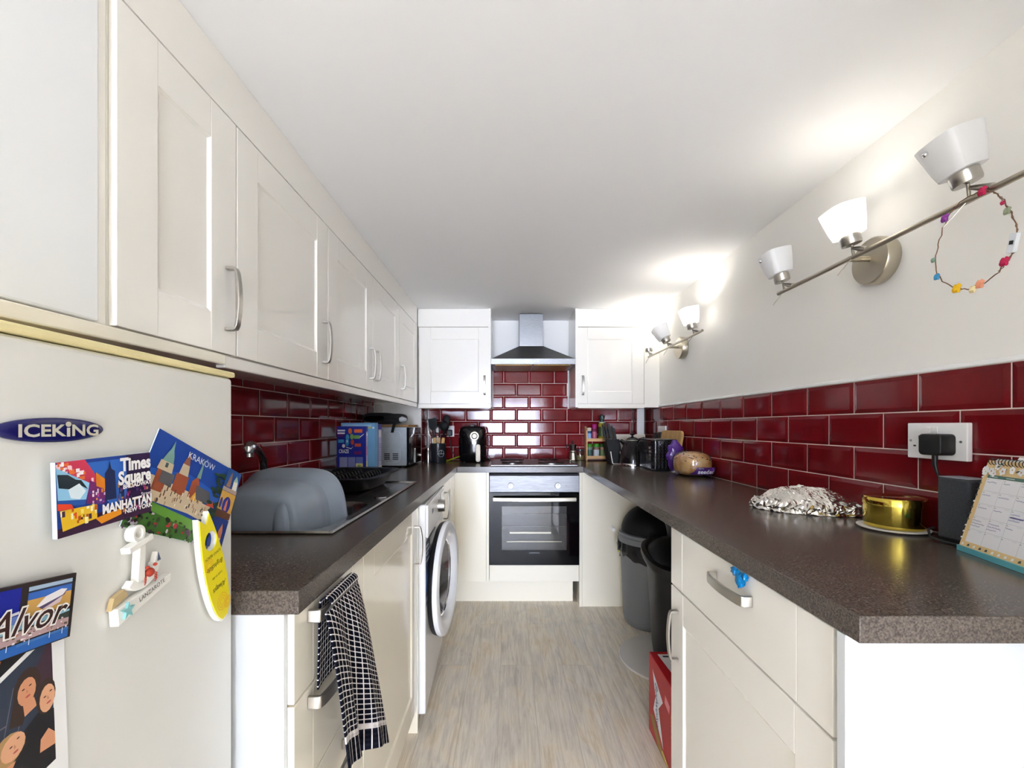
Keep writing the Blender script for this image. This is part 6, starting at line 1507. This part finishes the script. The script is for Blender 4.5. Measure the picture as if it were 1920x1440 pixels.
# ------------------------------------------------------------------ wall spotlight bars
frost = mat('frosted_glass', rgb(246, 246, 246), 0.3, coat=0.2)
nt, bs = nodes(frost); bs.inputs['Subsurface Weight'].default_value = 0.0
trl = nt.nodes.new('ShaderNodeBsdfTranslucent'); trl.inputs[0].default_value = (0.95, 0.95, 0.95, 1); mxs = nt.nodes.new('ShaderNodeMixShader'); mxs.inputs[0].default_value = 0.45
out_ = [n for n in nt.nodes if n.type == 'OUTPUT_MATERIAL'][0]
nt.links.new(bs.outputs[0], mxs.inputs[1]); nt.links.new(trl.outputs[0], mxs.inputs[2]); nt.links.new(mxs.outputs[0], out_.inputs[0])
bulb_on = mat('lit_bulb', rgb(255, 250, 240), 0.4, emit=(1.0, 0.95, 0.86, 1), estr=12.0*LK)
bulb_off = mat('bulb', rgb(235, 235, 235), 0.3)
def wall_light(yb, z, y0, y1, lamps, label):
    xb = 0.992
    r = thing('wall_light', (XR, yb, z-0.075), label, 'wall light')
    b = MB(nickel_warm); b.lathe([(0.066, 0.0), (0.067, 0.030), (0.063, 0.036), (0.0, 0.037)], (XR-0.0005, yb, z-0.006), (-1, 0, 0), 44); bp_ = b.build('base_plate', r)
    b = MB(nickel_warm); b.cyl((XR-0.037, yb, z), (xb, yb, z), 0.008, n=14); b.build('arm', bp_)
    b = MB(nickel_warm); b.cyl((xb, y0, z), (xb, y1, z), 0.0068, n=14); b.build('bar', r)
    for (y, on, ax, sc) in lamps:
        A = Vector((xb, y, z)); d = Vector(ax).normalized(); e_ = Vector((d.x, d.y, 0)).normalized() if abs(d.x)+abs(d.y) > 1e-4 else Vector((-1, 0, 0))
        P1 = A+Vector((-0.012, -0.012, 0.020)); C = P1+d*0.010
        b = MB(nickel); b.tube([tuple(A+Vector((0, -0.045, 0.004))), tuple(A+Vector((-0.004, -0.028, 0.012))), tuple(P1)], [0.008, 0.007, 0.004], 10); b.lathe([(0.0, 0.0), (0.024, 0.0), (0.0255, 0.004), (0.0255, 0.026), (0.023, 0.028)], C, d, 28); h_ = b.build('lamp_holder', r, smooth=50)
        b = MB(nickel); b.tube([tuple(A+Vector((-0.002, 0.0, 0.0))), tuple(A+Vector((-0.020, 0.035, -0.042)))], 0.0014, 6); b.tube([tuple(A), tuple(C)], 0.0035, 8); b.build('lever', h_, smooth=60)
        q = Vector((0, 0, 1)).rotation_difference(d); S = C+d*0.027; rings = []
        for z_, w in ((0.0, 0.030), (0.0, 0.034), (0.022, 0.039), (0.082, 0.048), (0.082, 0.045), (0.022, 0.035), (0.004, 0.030)):
            rings.append([tuple(S+q @ Vector((p, s_, z_))) for p, s_ in sup(32, w, w, 3.4)])
        b = MB(frost); b.loft(rings, None, True, False); sh_ = b.build('glass_shade', h_, smooth=35)
        b = MB(bulb_on if on else bulb_off); bc = S+d*0.030; b.ell(tuple(bc), (0.012, 0.012, 0.022), 16, 10); bl = b.build('bulb', sh_)
        if not on:
            b = MB(chrome); sp_ = S+d*0.066+q @ Vector((-0.047, 0.012, 0)); b.ell(tuple(sp_), (0.006, 0.006, 0.006), 12, 8); b.build('shade_screw', sh_)
        if on:
            li = bpy.data.lights.new('bulb_light', 'POINT'); li.energy = on*LK; li.color = (1.0, 0.95, 0.87); li.shadow_soft_size = 0.012
            lo = bpy.data.objects.new('bulb_light', li); COL.objects.link(lo); lo.parent = bl; lo.location = S+d*0.060-ORG[bl.name]
    return r
wall_light(1.252, H+0.487, 0.70, 1.580, [(1.545, 0, (-0.22, 0.10, 1), 1), (1.235, 0.55, (-0.25, 0.05, 1), 1), (0.925, 0, (-0.30, 0.10, 1), 1)], 'nickel spotlight bar with three frosted shades, hung with a flower garland')
wall_light(2.660, H+0.490, 2.200, 3.045, [(3.015, 1.4, (-0.10, 0.02, 1), 1), (2.66, 0, (-0.42, 0.30, 1), 1), (2.30, 1.5, (-0.18, 0.06, 1), 1)], 'nickel spotlight bar with three frosted shades near the cooker corner')

# flower garland: a loop of wire hung on the near bar
gc = Vector((0.985, 0.912, H+0.392)); 
def gp(t, dr=0.0):
    # loop in a plane nearly parallel to the wall; t in turns, 0 = top
    a = 2*PI*t; w = 0.078+dr; hgt = 0.098+dr
    return Vector((gc.x-0.004*math.cos(a), gc.y+w*math.sin(a)*(1+0.08*math.cos(3*a)), gc.z+hgt*math.cos(a)))
r = thing('flower_garland', tuple(gc-Vector((0, 0, 0.10))), 'wire ring of tiny coloured paper flowers hanging from the spotlight bar', 'garland')
b = MB(pal(120, 86, 62)); b.tube([tuple(gp(i/72)+Vector((0.001*math.sin(i*2.1), 0.0015*math.cos(i*1.7), 0.0015*math.sin(i*2.9)))) for i in range(72)], 0.0011, 6, cyc=True); b.tube([tuple(gp(i/30*0.36-0.40)+Vector((0.002*math.sin(i*3), 0.002*math.cos(i*3), 0))) for i in range(31)], 0.0008, 5); b.build('wire', r, smooth=60)
def rose(t, col, q, lab, off=(0, 0, 0)):
    b = MB(pal(*col, 0.7)); c = gp(t)+Vector((-0.004, 0, 0))+Vector(off)
    for k in range(7):
        a = 2*PI*k/7*1.3; rr_ = q*(0.35+0.65*(k % 3)/2)
        b.ell((c.x-0.003+0.0006*k, c.y+0.55*rr_*math.cos(a), c.z+0.55*rr_*math.sin(a)), (q*0.35, q*0.52, q*0.46), 12, 8, fn=lambda d, k=k: 1+0.2*math.sin(6*d.y+k))
    b.build('paper_flower', r, smooth=75)['label'] = lab
rose(-0.055, (190, 30, 80), 0.010, 'crimson flower'); rose(0.115, (140, 60, 150), 0.010, 'purple flower'); rose(0.265, (130, 160, 140), 0.006, 'sage flower'); rose(0.335, (70, 160, 210), 0.008, 'blue flower'); rose(0.435, (240, 190, 30), 0.011, 'yellow flower')
rose(0.505, (236, 220, 170), 0.009, 'cream flower', (0, 0, -0.004)); rose(0.535, (238, 160, 124), 0.010, 'peach flower'); rose(0.632, (190, 30, 80), 0.010, 'crimson flower'); rose(0.80, (150, 160, 130), 0.008, 'sage flower'); rose(0.835, (196, 40, 90), 0.0045, 'crimson bud')
b = MB(pal(222, 226, 232, 0.3)); p0 = gp(0.66); p1 = gp(0.725); dd = (p1-p0).normalized(); nn_ = Vector((1, 0, 0)); q_ = dd.cross(nn_); L = 0.036
b.prism([(-0.0065, 0), (0.0065, 0), (0.0065, L), (-0.0065, L)], -0.004, 0.004, lambda a, c, e: tuple(p0+dd*c+q_*a+nn_*(e-0.003))); bx_ = b.build('battery_box', r, bevel=0.001, smooth=0)
b = MB(black_plastic); b.prism([(-0.003, L*0.42), (0.003, L*0.42), (0.003, L*0.62), (-0.003, L*0.62)], -0.0055, -0.004, lambda a, c, e: tuple(p0+dd*c+q_*a+nn_*(e-0.003))); b.build('switch', bx_, smooth=0)

# ------------------------------------------------------------------ light and camera
W = bpy.data.worlds.new('daylight'); SC.world = W; W.use_nodes = True
bg = W.node_tree.nodes['Background']; bg.inputs[0].default_value = (0.82, 0.93, 1.19, 1); bg.inputs[1].default_value = WS
li = bpy.data.lights.new('window_portal', 'AREA'); li.shape = 'RECTANGLE'; li.size = wx1-wx0; li.size_y = wz1-wz0; li.cycles.is_portal = True
lo = bpy.data.objects.new('window_portal', li); COL.objects.link(lo); lo.location = ((wx0+wx1)/2, RY-0.12, (wz0+wz1)/2); lo.rotation_euler = (PI/2, 0, 0)

cam = bpy.data.cameras.new('camera'); co = bpy.data.objects.new('camera', cam); COL.objects.link(co)
co.location = (0, 0, H); co.rotation_euler = (PI/2, 0, 0)
cam.sensor_width = 36; cam.sensor_fit = 'HORIZONTAL'; cam.lens = 805/1920*36; cam.clip_start = 0.02
cam.shift_x = (960-954)/1920; cam.shift_y = (799-720)/1920
SC.camera = co
vs_ = SC.view_settings
SC.display_settings.display_device = 'sRGB'
vs_.view_transform = 'Standard'; vs_.look = 'None'; vs_.gamma = 1.0; vs_.use_curve_mapping = False
vs_.exposure = EXPO
cy = SC.cycles
cy.max_bounces = 12; cy.diffuse_bounces = 9; cy.glossy_bounces = 5; cy.transparent_max_bounces = 12; cy.transmission_bounces = 4
cy.caustics_reflective = False; cy.caustics_refractive = False
cy.sample_clamp_indirect = 6.0
cy.use_denoising = True
bpy.context.view_layer.update()
